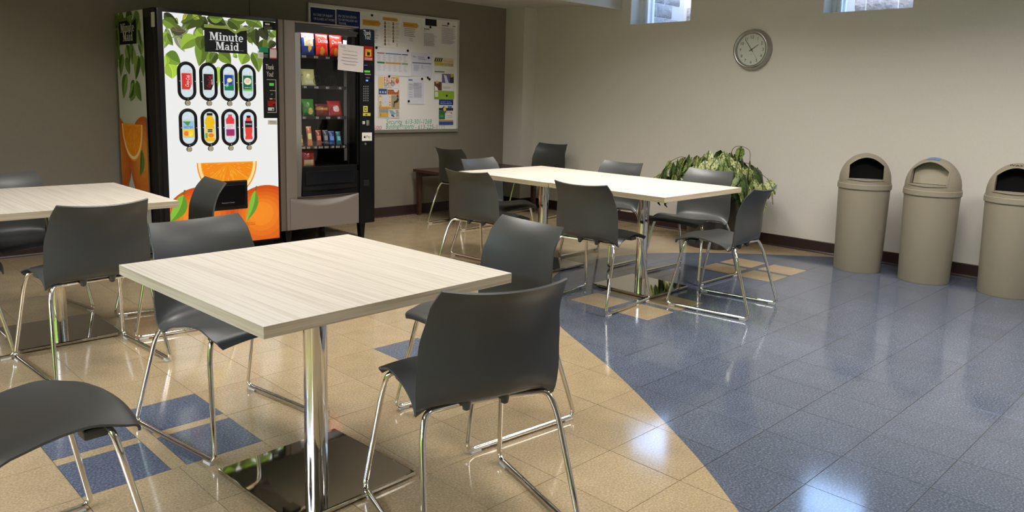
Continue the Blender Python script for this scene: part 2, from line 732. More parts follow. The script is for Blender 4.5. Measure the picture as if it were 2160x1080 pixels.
pieces = []      # (distance, kind, data)
pattern_cells = {}
for k in (0, 5, 10, 15):
    for di in (-1, 0):
        for dj in (-1, 0):
            pattern_cells[(k + di, dj)] = (k, di, dj)
ST = 0.0265      # half width of the inlaid strip
i0, i1 = int((X_MIN - GX) / P_T) - 1, int((XB - GX) / P_T) + 1
j0, j1 = int((Y_MIN - GY) / P_T) - 1, int((YA - GY) / P_T) + 1
for i in range(i0, i1 + 1):
    for j in range(j0, j1 + 1):
        x0, y0 = GX + i * P_T, GY + j * P_T
        x1, y1 = min(x0 + P_T, XB), min(y0 + P_T, YA)
        x0, y0 = max(x0, X_MIN), max(y0, Y_MIN)
        if x1 - x0 < 0.01 or y1 - y0 < 0.01:
            continue
        cx, cy = (x0 + x1) / 2, (y0 + y1) / 2
        q = project((cx, cy, 0))
        vis = q is not None and -260 < q[0] < 2420 and 300 < q[1] < 1330
        dist = hypot(cx, cy) if vis else 99
        if (i, j) in pattern_cells:
            k, di, dj = pattern_cells[(i, j)]
            field = in_blue(cx, cy)
            sq = M_tileB if field else M_tileBl
            st = M_tileBl if field else M_tileB
            sx0, sx1 = (x0, x1 - ST) if di == -1 else (x0 + ST, x1)
            sy0, sy1 = (y0, y1 - ST) if dj == -1 else (y0 + ST, y1)
            pieces.append((dist, 'r', (sx0, sy0, sx1, sy1, sq)))
            if dj == -1 and di == -1:
                gx, gy = GX + k * P_T, GY
                pieces.append((dist, 'r', (gx - ST, gy - P_T, gx + ST, gy + P_T, st)))
                pieces.append((dist, 'r', (gx - P_T, gy - ST, gx - ST, gy + ST, st)))
                pieces.append((dist, 'r', (gx + ST, gy - ST, gx + P_T, gy + ST, st)))
            continue
        d = sdist(cx, cy)
        if abs(d) > 0.23:
            pieces.append((dist, 'r', (x0, y0, x1, y1, M_tileBl if d > 0 else M_tileB)))
        else:
            n = 9
            sub = {True: MB(), False: MB()}
            g = [[(x0 + GAP + (x1 - x0 - 2 * GAP) * a / n, y0 + GAP + (y1 - y0 - 2 * GAP) * c / n) for a in range(n + 1)] for c in range(n + 1)]
            sd = [[sdist(*g[c][a]) for a in range(n + 1)] for c in range(n + 1)]
            for c in range(n):
                for a in range(n):
                    poly = [(g[c][a], sd[c][a]), (g[c][a + 1], sd[c][a + 1]), (g[c + 1][a + 1], sd[c + 1][a + 1]), (g[c + 1][a], sd[c + 1][a])]
                    for side in (True, False):
                        out = []
                        for z in range(4):
                            (p, dp), (r, dr) = poly[z], poly[(z + 1) % 4]
                            ip, ir = (dp >= 0) == side, (dr >= 0) == side
                            if ip:
                                out.append(p)
                            if ip != ir:
                                t = dp / (dp - dr)
                                out.append((p[0] + (r[0] - p[0]) * t, p[1] + (r[1] - p[1]) * t))
                        if len(out) >= 3:
                            sub[side].add([(p[0], p[1], 0) for p in out], [tuple(range(len(out)))], M_tileBl if side else M_tileB)
            for side in (True, False):
                if sub[side].f:
                    pieces.append((dist, 'c', sub[side]))
pieces.sort(key=lambda t: t[0])
rest = MB()
for n, (dist, kind, data) in enumerate(pieces):
    single = n < 298 and dist < 90
    if kind == 'r':
        x0, y0, x1, y1, M_ = data
        if single:
            o = bpy.data.objects.new('floor_tile', tile_mesh(x1 - x0, y1 - y0, M_))
            put(o, floor, ((x0 + x1) / 2, (y0 + y1) / 2, 0))
        else:
            rest.add([(x0 + GAP, y0 + GAP, 0), (x1 - GAP, y0 + GAP, 0), (x1 - GAP, y1 - GAP, 0), (x0 + GAP, y1 - GAP, 0)], [(0, 1, 2, 3)], M_)
    else:
        if single:
            data.obj('floor_tile', floor)
        else:
            for f, mi_ in zip(data.f, data.m):
                rest.add([data.v[a] for a in f], [tuple(range(len(f)))], data.mats[mi_])
rest.obj('floor_tiles_beyond', floor, kind='stuff')

# --- walls
b = MB()
b.box(X_MIN - .12, YA, 0, XB + 0.28, YA + 0.12, 3.0, M_wallA)
structure(b, 'wall_back')
W_TOP = 2.70
WIN = [(4.266, 4.992), (2.23, 2.952), (0.10, 0.82), (-1.95, -1.23)]
b = MB()
WT = 0.36                       # thickness of the outside wall
b.box(XB, Y_MIN, 0, XB + WT, YA, 2.067, M_wallB)
b.box(XB, Y_MIN, W_TOP, XB + WT, YA, 3.0, M_wallB)
ys = [Y_MIN]
for a, c in sorted(WIN):
    ys += [a, c]
ys.append(YA)
for a, c in zip(ys[0::2], ys[1::2]):
    b.box(XB, a, 2.067, XB + WT, c, W_TOP, M_wallB)
structure(b, 'wall_right')
b = MB()
b.box(X_MIN - .12, Y_MIN - .12, 0, XB + WT, Y_MIN, 3.0, M_wallB)
structure(b, 'wall_front')
# left wall, unseen, with a wide window added for green light
b = MB()
LWY0, LWY1, LWZ0, LWZ1 = 0.2, 4.4, 0.45, 2.05
b.box(X_MIN - .12, Y_MIN, 0, X_MIN, YA, LWZ0, M_wallB)
b.box(X_MIN - .12, Y_MIN, LWZ1, X_MIN, YA, 3.0, M_wallB)
b.box(X_MIN - .12, Y_MIN, LWZ0, X_MIN, LWY0, LWZ1, M_wallB)
b.box(X_MIN - .12, LWY1, LWZ0, X_MIN, YA, LWZ1, M_wallB)
structure(b, 'wall_left')
# corner pillar
b = MB()
b.box(6.427, 6.339, 0, XB, YA, SOFFIT_Z, M_wallB)
structure(b, 'wall_pillar')
# ceilings: high field, bulkhead face, low soffit
b = MB()
b.box(X_MIN - .12, Y_MIN - .12, HIGH_CEILING, XB + WT, SOFFIT_Y + 0.2, HIGH_CEILING + 0.1, M_ceil)
structure(b, 'ceiling')
b = MB()
b.prism([(SOFFIT_Y, BULK_Z), (5.79, SOFFIT_Z - .004), (YA, SOFFIT_Z), (YA, SOFFIT_Z + .8), (SOFFIT_Y, SOFFIT_Z + .8)], X_MIN - .1, XB, M_ceil, 'YZ')
structure(b, 'ceiling_soffit')
b = MB()
b.box(X_MIN, SOFFIT_Y - 0.012, BULK_Z - 0.006, XB, SOFFIT_Y, BULK_Z + 0.02, M_ceil)
structure(b, 'trim_1')
# baseboards: a vinyl strip with a small toe
BH = 0.105


def baseboard(name, axis, c, a0, a1, d):
    b = MB()
    prof = [(0, 0), (d * 0.012, 0), (d * 0.011, 0.006), (d * 0.006, 0.016), (d * 0.005, BH - .006), (d * 0.002, BH), (0, BH)]
    if axis == 'X':
        b.prism([(c + p, z) for p, z in prof], a0, a1, M_base, 'YZ')
    else:
        b.prism([(c + p, z) for p, z in prof], a0, a1, M_base, 'XZ')
    return structure(b, name)


baseboard('baseboard_back', 'X', YA, X_MIN, 6.427, -1)
baseboard('baseboard_right', 'Y', XB, Y_MIN, 6.339, -1)
baseboard('baseboard_pillar_side', 'Y', 6.427, 6.339, YA - .013, -1)
baseboard('baseboard_pillar_front', 'X', 6.339, 6.415, XB - .013, -1)
baseboard('baseboard_left', 'Y', X_MIN, Y_MIN, YA - .013, 1)
baseboard('baseboard_front', 'X', Y_MIN, X_MIN + .013, XB - .013, 1)

# --- windows in the right wall with their block-walled light wells
block_mesh = []
for v in range(4):
    rd = random.Random(40 + v)
    b = MB()
    hs = {}

    def fn(u, w):
        e = min(u, 1 - u, w, 1 - w)
        d = 0.0 if e < 0.01 else 0.010 + rd.random() * 0.016
        return ((u - .5) * 0.288, -d, (w - .5) * 0.142)
    b.grid(fn, 7, 4, M_block)
    b.add([(-.144, 0, -.071), (.144, 0, -.071), (.144, 0, .071), (-.144, 0, .071), (-.144, .03, -.071), (.144, .03, -.071), (.144, .03, .071), (-.144, .03, .071)],
          [(4, 5, 1, 0), (5, 6, 2, 1), (6, 7, 3, 2), (7, 4, 0, 3)], M_block)
    block_mesh.append(b.mesh('block', smooth=True, angle=50))

WELL_X = 7.8
for wi, (a, c) in enumerate(WIN[:2]):
    # well: back wall facing the window, side wall beyond the left jamb
    ya, yc = a - 1.0, c + (0.11, 0.72)[wi]
    b = MB()
    b.box(WELL_X + .03, ya, 1.5, WELL_X + .15, yc + .15, 2.72, M_mortar)
    b.box(XB + WT, yc + .03, 1.5, WELL_X + .15, yc + .15, 2.72, M_mortar)
    b.box(XB + WT, ya - .1, 1.4, WELL_X + .15, yc + .15, 1.55, M_mortar)
    b.box(XB + WT, ya - .1, 1.5, WELL_X + .15, ya, 2.72, M_mortar)
    well = structure(b, 'wall_window_well')
    rows = 5
    for r in range(rows):
        z = 1.985 + 0.15 * r
        off = 0.15 if r % 2 else 0.0
        for n in range(4 if wi == 0 else 3):
            x = XB + WT + 0.15 + off + n * 0.30
            if x > WELL_X - .1:
                continue
            o = bpy.data.objects.new('block', block_mesh[(n + r) % 4])
            put(o, well, (x, yc + .028, z))
        for n in range(9):
            y = yc - 0.155 - off - n * 0.30
            if y < ya + .15:
                continue
            o = bpy.data.objects.new('block', block_mesh[(n * 3 + r) % 4])
            put(o, well, (WELL_X + .028, y, z))
            o.rotation_euler = (0, 0, -pi / 2)
for wi, (a, c) in enumerate(WIN):
    w = empty('window_%d' % (wi + 1), (XB, (a + c) / 2, 2.067), kind='structure')
    hw = (c - a) / 2
    H_ = W_TOP - 2.067
    b = MB()
    for s in (-1, 1):
        y0, y1 = sorted((s * hw, s * (hw - 0.035)))
        b.box(.16, y0, .0, .26, y1, H_, M_wframe, bev=.004)
        y0, y1 = sorted((s * (hw - .035), s * (hw - 0.06)))
        b.box(.19, y0, .0, .25, y1, H_, M_wframe, bev=.004)
        b.box(.30, *((y0, .0, .34, y1, H_)), M_=M_wframe, bev=.004)
    b.box(.16, -hw + .036, 0, .26, hw - .036, .022, M_wframe, bev=.004)
    b.box(.16, -hw + .036, H_ - .03, .26, hw - .036, H_, M_wframe, bev=.004)
    b.obj('window_frame', w)
    b = MB()
    b.box(0.002, -hw, -0.002, .16, hw, 0.004, M_wframe)
    b.obj('window_sill', w)
    for s in (-1, 1):
        b = MB()
        y0, y1 = sorted((s * hw, s * (hw - .004)))
        b.box(.002, y0, .004, .16, y1, H_, M_wframe)
        b.obj('window_jamb', w)
    b = MB()
    b.box(.215, -hw + .055, .02, .221, hw - .055, H_ - .03, M_glass)
    b.obj('window_pane', w)
# left window, out of view, added to let green light in
w = empty('window_5', (X_MIN, (LWY0 + LWY1) / 2, LWZ0), kind='structure')
b = MB()
L_ = LWY1 - LWY0
for k in range(5):
    y = -L_ / 2 + k * L_ / 4
    b.box(-.09, y - .025 if k else y, 0, -.03, y + .025 if k < 4 else y, LWZ1 - LWZ0, M_wframe)
b.box(-.09, -L_ / 2, 0, -.03, L_ / 2, .05, M_wframe)
b.box(-.09, -L_ / 2, LWZ1 - LWZ0 - .05, -.03, L_ / 2, LWZ1 - LWZ0, M_wframe)
b.obj('window_frame', w)
b = MB()
b.box(-.062, -L_ / 2 + .02, .04, -.056, L_ / 2 - .02, LWZ1 - LWZ0 - .04, M_glass)
b.obj('window_pane', w)
# grassy bank added outside that window to throw green light inside
b = MB()
M_grass = add_noise(mat('grass_bank', (118, 140, 30), 0.9, spec=0.1), 9, 0.35, 0.6, coords='World', bdist=.03)
rdg = random.Random(5)
b.grid(lambda u, v: (X_MIN - .7 - v * 3.2, -3 + u * 10.5, -0.05 + v * 2.9 + 0.12 * sin(u * 31) * v + rdg.random() * .08), 40, 16, M_grass)
gb = b.obj('grass_bank', None, smooth=True)
gb['kind'] = 'structure'

# --- ceiling light fixtures (housing round each lamp)
LIGHT_LABELS = ['ceiling light panel above the left table', 'ceiling light panel between the drink machine and the front table', 'ceiling light panel above the long table',
                'ceiling light panel nearest the green window', 'ceiling light panel above the front square table', 'ceiling light panel above the open blue floor', 'ceiling light panel behind the viewer on the bin side']
for i, (x, y) in enumerate(TROFFERS):
    t = empty('ceiling_light', (x, y, HIGH_CEILING), label=LIGHT_LABELS[i], category='light', group='recessed ceiling lights')
    b = MB()
    for s in (-1, 1):
        b.box(*(sorted((s * .27, s * .30))[0], -.6, -.022, sorted((s * .27, s * .30))[1], .6, -.001), M_=M_wframe)
        b.box(-.27, sorted((s * .57, s * .60))[0], -.022, .27, sorted((s * .57, s * .60))[1], -.001, M_wframe)
    b.obj('frame', t)
    b = MB()
    b.box(-.27, -.57, -.014, .27, .57, -.010, mat('light_diffuser', (240, 240, 236), .5, emit=(255, 244, 226), estr=2.0))
    b.obj('diffuser', t)

for i, (x, y) in enumerate(ADDED_LIGHTS):
    t = empty('downlight', (x, y, 2.307), label=['large round flush light in the low soffit before the white board', 'large round flush light in the low soffit left of the drink machine'][i], category='light', group='soffit downlights')
    b = MB()
    b.lathe([(.31, 0), (.34, 0), (.34, -.006), (.31, -.012), (.31, 0)], M_wframe, 48)
    b.obj('trim_ring', t, smooth=True)

# ================================================================== CHAIRS
GROUPC = 'charcoal plastic chairs with chrome sled legs'


def chair_profile(v):
    pts = [(.250, .424), (.240, .437), (.212, .447), (.150, .447), (.07, .441), (-.02, .434), (-.09, .429), (-.140, .430), (-.178, .443),
           (-.200, .475), (-.208, .52), (-.209, .57), (-.213, .62), (-.224, .67), (-.243, .72), (-.268, .755), (-.289, .776)]
    t = v * (len(pts) - 1)
    i = min(int(t), len(pts) - 2)
    t -= i
    g = lambda k: Vector(pts[max(0, min(len(pts) - 1, k))])
    p0, p1, p2, p3 = g(i - 1), g(i), g(i + 1), g(i + 2)
    return 0.5 * ((2 * p1) + (p2 - p0) * t + (2 * p0 - 5 * p1 + 4 * p2 - p3) * t * t + (3 * p1 - p0 - 3 * p2 + p3) * t ** 3)


def interp(tab, v):
    for (a, x), (c, y) in zip(tab, tab[1:]):
        if v <= c:
            t = (v - a) / (c - a)
            t = t * t * (3 - 2 * t)
            return x + (y - x) * t
    return tab[-1][1]


def chair_surf(u, v):
    """u -1..1 across, v 0 front lip .. 1 top of back"""
    p = chair_profile(v)
    hw = interp([(0, .196), (.07, .208), (.16, .212), (.30, .205), (.42, .214), (.50, .221), (.60, .226), (.72, .222), (.86, .205), (1, .190)], v)
    e = abs(u) ** 2.4
    e2 = u * u
    z = p.y + e * interp([(0, -.022), (.12, -.016), (.24, .014), (.34, .012), (.44, .004), (.52, .0), (.60, .0), (.75, .0), (.9, .004), (1, .012)], v)
    z += u ** 6 * interp([(0, 0), (.26, 0), (.36, -.010), (.46, -.036), (.52, -.040), (.62, -.008), (.70, 0), (1, 0)], v)
    y = p.x + e2 * interp([(0, -.020), (.1, -.012), (.25, 0), (.40, .010), (.5, .040), (.6, .048), (.75, .046), (.9, .042), (1, .038)], v)
    return Vector((u * hw, y, z))


def make_chair():
    root = empty('sled_chair')
    b = MB()
    NU, NV = 18, 44
    b.grid(lambda u, v: chair_surf(u * 2 - 1, v), NU, NV, M_plastic)
    me = b.mesh('shell', fix=False)
    bm = bmesh.new()
    bm.from_mesh(me)
    bmesh.ops.recalc_face_normals(bm, faces=bm.faces[:])
    bmesh.ops.solidify(bm, geom=bm.faces[:], thickness=0.0065)
    bmesh.ops.recalc_face_normals(bm, faces=bm.faces[:])
    bm.to_mesh(me)
    bm.free()
    me.polygons.foreach_set('use_smooth', [True] * len(me.polygons))
    me.set_sharp_from_angle(angle=radians(50))
    put(bpy.data.objects.new('shell', me), root)
    for s in (-1, 1):
        b = MB()
        path = bend([(s * .075, -.125, .412), (s * .150, -.140, .413), (s * .196, -.160, .418), (s * .216, -.186, .360), (s * .247, -.298, .0135), (s * .247, .245, .0135),
                     (s * .212, .172, .360), (s * .196, .160, .424), (s * .150, .150, .425), (s * .075, .145, .424)], 0.034, 5)
        b.tube(path, .0092, M_chrome, 12)
        fr = b.obj('side_frame', root, smooth=True, angle=60)
        for y in (-.262, .205):
            b = MB()
            b.box(s * .247 - .010, y - .022, 0.0, s * .247 + .010, y + .022, .008, M_grey, bev=.002)
            b.obj('glide', fr)
    b = MB()
    b.tube(bend([(-.15, .147, .425), (-.06, .145, .4215), (.06, .145, .4215), (.15, .147, .425)], .03), .0075, M_chrome, 8)
    b.tube(bend([(-.15, -.135, .413), (-.06, -.125, .410), (.06, -.125, .410), (.15, -.135, .413)], .03), .0075, M_chrome, 8)
    for s in (-1, 1):
        b.tube([(s * .07, .145, .422), (s * .07, -.125, .411)], .0075, M_chrome, 8)
    b.obj('seat_frame', root, smooth=True, angle=60)
    for s in (-1, 1):
        b = MB()
        b.lathe([(.005, -.034), (.011, -.030), (.014, -.012), (.019, 0)], M_plastic, 12, Matrix.Translation((s * .062, -.138, .427)), close_bot=True, close_top=True)
        b.obj('stacking_bumper', root, smooth=True)
        b = MB()
        b.box(s * .150 - .026, .10, .404, s * .150 + .026, .16, .432, M_plastic, bev=.006)
        b.obj('seat_bracket', root)
    return root


CHAIRS = [
    ((1.505, 1.692), -17.0, 'charcoal chair with its back to us at the near corner of the front table'),
    ((2.022, 2.191), 85.1, 'charcoal chair tucked in at the right side of the front table'),
    ((1.26, 2.751), 188.0, 'charcoal chair facing us from the far left side of the front table'),
    ((0.426, 2.21), -87, 'charcoal chair cut off by the bottom left corner of the photo'),
    ((1.072, 3.899), 3.7, 'charcoal chair with its back to us at the near side of the left table'),
    ((1.599, 4.271), 83.1, 'charcoal chair at the right end of the left table, before the lit drink panel'),
    ((1.045, 4.935), 190.0, 'charcoal chair facing us from the far side of the left table'),
    ((0.575, 4.392), -91.3, 'charcoal chair at the left end of the left table, only its seat corner showing'),
    ((4.364, 2.476), 7.3, 'charcoal chair at the near end of the long table, all its legs on blue floor'),
    ((3.823, 3.038), -83.2, 'charcoal chair with its back to us at the middle of the long table'),
    ((4.869, 3.848), 92.3, 'charcoal chair on the wall side of the long table, farther from the plant'),
    ((4.931, 3.073), 89.8, 'charcoal chair on the wall side of the long table, right in front of the plant'),
    ((3.72, 3.98), -82, 'charcoal chair with its back to us at the far left corner of the long table'),
    ((4.275, 4.45), 184.0, 'charcoal chair at the far end of the long table with blue light on its back'),
    ((5.103, 5.794), -88.5, 'charcoal chair at the left end of the low brown corner table'),
    ((6.178, 5.80), 97.7, 'charcoal chair at the right end of the low brown corner table, beside the pillar'),
]
proto = make_chair()
for n, ((x, y), a, lab) in enumerate(CHAIRS):
    o = proto if n == 0 else copy_tree(proto)
    o.location = (x, y, 0)
    o.rotation_euler = (0, 0, radians(a))
    o['label'] = lab
    o['category'] = 'chair'
    o['group'] = GROUPC

# ================================================================== TABLES
TZ = 0.718


def make_table(x, y, sx, sy, rz, lab, base=(0, 0), edge=M_edge):
    t = empty('cafe_table', (x, y, 0), rz, label=lab, category='table', group='square pedestal tables')
    b = MB()
    hx, hy, th = sx / 2, sy / 2, .032
    b.box(-hx, -hy, TZ - .0012, hx, hy, TZ, M_lam)
    b.box(-hx, -hy, TZ - th, hx, hy, TZ - .0012, edge)
    b.box(-hx + .003, -hy + .003, TZ - th - .001, hx - .003, hy - .003, TZ - th, M_under)
    b.obj('tabletop', t)
    bx, by = base
    b = MB()
    b.box(bx - .233, by - .238, 0.006, bx + .233, by + .238, .022, M_plate, bev=.004)
    b.obj('base_plate', t)
    for s in (-1, 1):
        for q in (-1, 1):
            b = MB()
            b.lathe([(.012, 0), (.012, .006)], M_black, 10, Matrix.Translation((bx + s * .2, by + q * .2, 0)), close_bot=True, close_top=True)
            b.obj('leveling_foot', t)
    b = MB()
    b.lathe([(.039, .022), (.039, TZ - th - .008)], M_chrome, 40, Matrix.Translation((bx, by, 0)))
    b.obj('column', t, smooth=True)
    b = MB()
    for s in (-1, 1):
        for q in (-1, 1):
            p = [(bx, by, TZ - th - .014), (bx + s * .30 - bx * 1, by + q * .30 - by, TZ - th - .007)]
            b.tube(p, [.018, .008], M_black, 6)
    b.box(bx - .07, by - .07, TZ - th - .012, bx + .07, by + .07, TZ - th, M_black)
    b.obj('support_spider', t)
    return t


t1 = make_table(1.282, 2.187, .889, .916, radians(2.3), 'square pale ash table in the front with a chrome column on a polished plate', base=(-.008, .0))
t3 = make_table(1.063, 4.47, .955, .985, 0.0, 'pale ash table at the left edge of the photo beside the drink machine', base=(0.01, -.05))
t2 = make_table(4.325, 3.062, .93, .93, radians(0.5), 'pale ash table nearer us, half of the long pair on the blue floor', base=(0.005, .005))
t4 = make_table(4.312, 3.993, .93, .925, radians(0.3), 'pale ash table farther from us, half of the long pair at the wall', base=(0, .0))
# ganging hooks under the near corner of the long pair
b = MB()
for (x, y) in ((-.435, -.452), (-.40, -.38)):
    b.tube([(x, y, TZ - .033), (x, y, TZ - .048), (x + .006, y - .012, TZ - .062)], [.009, .006, .002], M_black, 8)
b.obj('ganging_hook', t2)

# ================================================================== BINS


def dome_R(z):
    if z < .715:
        return .188
    return .188 * sqrt(max(0.0, 1 - ((z - .715) / .212) ** 2))


def arch_outline():
    pts = [(-.122, .733), (.122, .733), (.122, .836)]
    for i in range(1, 16):
        t = i / 16
        x = .122 - .244 * t
        pts.append((x, .836 + .062 * (1 - (2 * t - 1) ** 2)))
    pts.append((-.122, .836))
    return pts


def make_bin(lab, x, y, face, door):
    t = empty('trash_bin', (x, y, 0), face, label=lab, category='trash can', group='taupe dome top bins by the wall')
    b = MB()
    prof = [(.171, .0), (.174, .006), (.188, .655), (.184, .655), (.170, .012), (.0, .012)]
    b.lathe(prof, M_bin, 56, close_bot=True)
    b.obj('body', t, smooth=True)
    # dome with the opening cut out (front is -Y)
    zs = [.70] + [.715 + .212 * sin(pi / 2 * k / 22) for k in range(0, 23)]
    n = 84
    out_ = arch_outline()

    def inside(px, pz):
        g = .005
        if pz < .733 - g or abs(px) > .122 + g:
            return False
        return pz < .836 + g + .062 * (1 - (min(abs(px), .122) / .122) ** 2)
    n = 240
    zs = [.70, .708] + [.715 + .212 * sin(pi / 2 * k / 70) for k in range(0, 71)]
    bm = bmesh.new()
    rings = []
    for z in zs[:-1]:
        R = dome_R(z)
        rings.append([bm.verts.new((R * cos(2 * pi * j / n), R * sin(2 * pi * j / n), z)) for j in range(n)])
    for k in range(len(rings) - 1):
        for j in range(n):
            q = (rings[k][j], rings[k][(j + 1) % n], rings[k + 1][(j + 1) % n], rings[k + 1][j])
            cen = (q[0].co + q[1].co + q[2].co + q[3].co) / 4
            if cen.y < 0 and inside(cen.x, cen.z):
                continue
            bm.faces.new(q)
    top = bm.verts.new((0, 0, .927))
    for j in range(n):
        bm.faces.new((rings[-1][j], rings[-1][(j + 1) % n], top))
    bmesh.ops.delete(bm, geom=[q for q in bm.verts if not q.link_faces], context='VERTS')
    bmesh.ops.recalc_face_normals(bm, faces=bm.faces[:])
    bmesh.ops.solidify(bm, geom=bm.faces[:], thickness=.004)
    bmesh.ops.recalc_face_normals(bm, faces=bm.faces[:])
    me2 = bpy.data.meshes.new('dome_lid')
    bm.to_mesh(me2)
    bm.free()
    me2.materials.append(M_bin)
    me2.polygons.foreach_set('use_smooth', [True] * len(me2.polygons))
    me2.set_sharp_from_angle(angle=radians(35))
    dome = put(bpy.data.objects.new('dome_lid', me2), t)
    # collar ring
    b = MB()
    b.lathe([(.186, .652), (.194, .652), (.1965, .656), (.1965, .690), (.193, .694), (.193, .702), (.185, .702)], M_bin, 56)
    b.obj('rim_band', t, smooth=True, angle=30)
    # sleeve round the opening, sloping back
    b = MB()
    dense = []
    for i in range(len(out_)):
        p, q = Vector(out_[i]), Vector(out_[(i + 1) % len(out_)])
        m_ = max(1, int((q - p).length / .02))
        for k in range(m_):
            dense.append(p.lerp(q, k / m_))
    rows_ = []
    for off, dep in ((.010, 0.001), (.010, .007), (.0, .007), (.0, 'in'), (.004, 'in')):
        row = []
        for p in dense:
            cpt = Vector((0, .80))
            d = (p - cpt).normalized()
            w_ = p + d * off
            R = dome_R(min(w_.y, .92))
            dpt = sqrt(max(1e-5, R * R - w_.x ** 2))
            yy = -(dpt + dep) if dep != 'in' else -(.078 - (w_.y - .733) * .30)
            if dep == 'in':
                yy = max(yy, -dpt + .004)
            row.append((w_.x, yy, w_.y))
        rows_.append(row)
    m_ = len(dense)
    vs = [p for r in rows_ for p in r]
    fs = [(k * m_ + j, k * m_ + (j + 1) % m_, (k + 1) * m_ + (j + 1) % m_, (k + 1) * m_ + j) for k in range(len(rows_) - 1) for j in range(m_)]
    b.add(vs, fs, M_bin)
    b.obj('opening_frame', dome, smooth=True, angle=40)
    ins = [(x_ * .955, .80 + (z_ - .80) * .955) for x_, z_ in out_]
    k = len(ins)
    d0 = .082 if door else .074
    b = MB()
    vs = [(x_, -(d0 - (z_ - .733) * .30), z_) for x_, z_ in ins] + [(x_, -(d0 - .008 - (z_ - .733) * .30), z_) for x_, z_ in ins]
    b.add(vs, [tuple(range(k)), tuple(range(2 * k - 1, k - 1, -1))] + [(i, k + i, k + (i + 1) % k, (i + 1) % k) for i in range(k)], M_bin if door else M_bin_shade)
    b.obj('flap_door' if door else 'bin_liner', t)  # open bins get a flat black panel in place of their shaded inside
    return t, dome


cam_az = lambda x, y: atan2(-y, -x) + pi / 2      # rotation that turns local -Y to the camera
bin1, dome1 = make_bin('taupe dome top bin with a black opening, farthest from us beside the plant', 6.225, 2.325, cam_az(6.2, 2.32) + radians(3), False)
bin2, dome2 = make_bin('taupe dome top bin with its flap door shut, middle of the three', 6.235, 1.835, cam_az(6.2, 1.84) - radians(14), True)
bin3, dome3 = make_bin('taupe dome top bin with a black opening and WASTE on its dome, at the edge', 6.255, 1.30, cam_az(6.2, 1.31) - radians(6), False)


def on_dome(x, z_arc):
    """front (-Y) point on the dome: x across, arc angle z_arc (radians from the horizontal)"""
    R, Hh = .190, .2145
    cz = sin(z_arc)
    rr = R * cos(z_arc)
    return Vector((rr * sin(x / .188), -rr * cos(x / .188), .715 + Hh * cz))


b = MB()
vs, fs, wd = text_geo('WASTE')
Mi = ink((24, 24, 24))
pts = []
for q in vs:
    tx = (q.x / wd - .5) * .125
    an = radians(64) + q.y / .7 * radians(7.5)
    R, Hh = .1895, .2140
    rr, z = R * cos(an), .715 + Hh * sin(an)
    yy = -sqrt(max(1e-6, rr * rr - tx * tx)) if rr > abs(tx) else 0
    # walk on the surface: keep the letter upright by using the sphere-like cap
    zz = .715 + Hh * sqrt(max(0.0, 1 - (tx * tx + yy * yy) / (R * R)))
    pts.append((tx, yy, zz + .0012))
b.add(pts, fs, Mi)
b.obj('lettering', dome3, fix=False)
b = MB()
for i in range(1):
    def fn(u, v):
        tx = (u - .5) * .085
        ty = -.012 - .055 * v
        return (tx, ty, .715 + .214 * sqrt(max(0, 1 - (tx * tx + ty * ty) / .1895 ** 2)) + .0012)
    b.grid(fn, 8, 6, mat('blue_sticker', (92, 122, 172), .5))
b.obj('sticker', dome2, smooth=True, label='small blue sticker on top of the dome')

# ================================================================== PLANT
pl = empty('potted_plant', (6.16, 3.60, 0), label='variegated leafy plant trailing over a dark brown round planter by the right wall', category='plant')
b = MB()
b.lathe([(.215, 0), (.222, .01), (.252, .50), (.258, .52), (.258, .555), (.240, .555), (.236, .50), (.0, .50)], M_pot, 48, close_bot=True)
b.obj('planter', pl, smooth=True, angle=35)
b = MB()
b.lathe([(.236, .512), (.12, .53), (.0, .535)], M_soil, 24)
b.obj('soil', pl, smooth=True)
leaf_meshes = []
for k in range(9):
    b = MB()
    L_, Wd = [(.165, .050), (.19, .058), (.21, .064)][k // 3 % 3]
    curl = .035 + .012 * (k % 3)

    def fn(u, v):
        hw = Wd * (sin(pi * min(1, v * 1.02) ** .8)) ** .75 if 0 < v < .98 else .0008
        x = (u - .5) * 2 * hw
        return (x, L_ * v, -curl * v * v - abs(x) * (.0 + .30 * abs(x) / Wd) + .010 * sin(v * 9 + k) * (abs(u - .5)))
    b.grid(fn, 4, 7, LEAFM[k % 3])
    leaf_meshes.append(b.mesh('leaf', smooth=True, fix=False, angle=80))
rd = random.Random(21)
stems = MB()


def plant_leaf(base, d, up, k, sc=1.0):
    d = d.normalized()
    x = d.cross(up).normalized()
    z = x.cross(d)
    o = bpy.data.objects.new('leaf', leaf_meshes[k])
    put(o, pl)
    mm = Matrix.Identity(4)
    for i in range(3):
        mm[i][0], mm[i][1], mm[i][2], mm[i][3] = x[i] * sc, d[i] * sc, z[i] * sc, base[i]
    o.matrix_local = mm


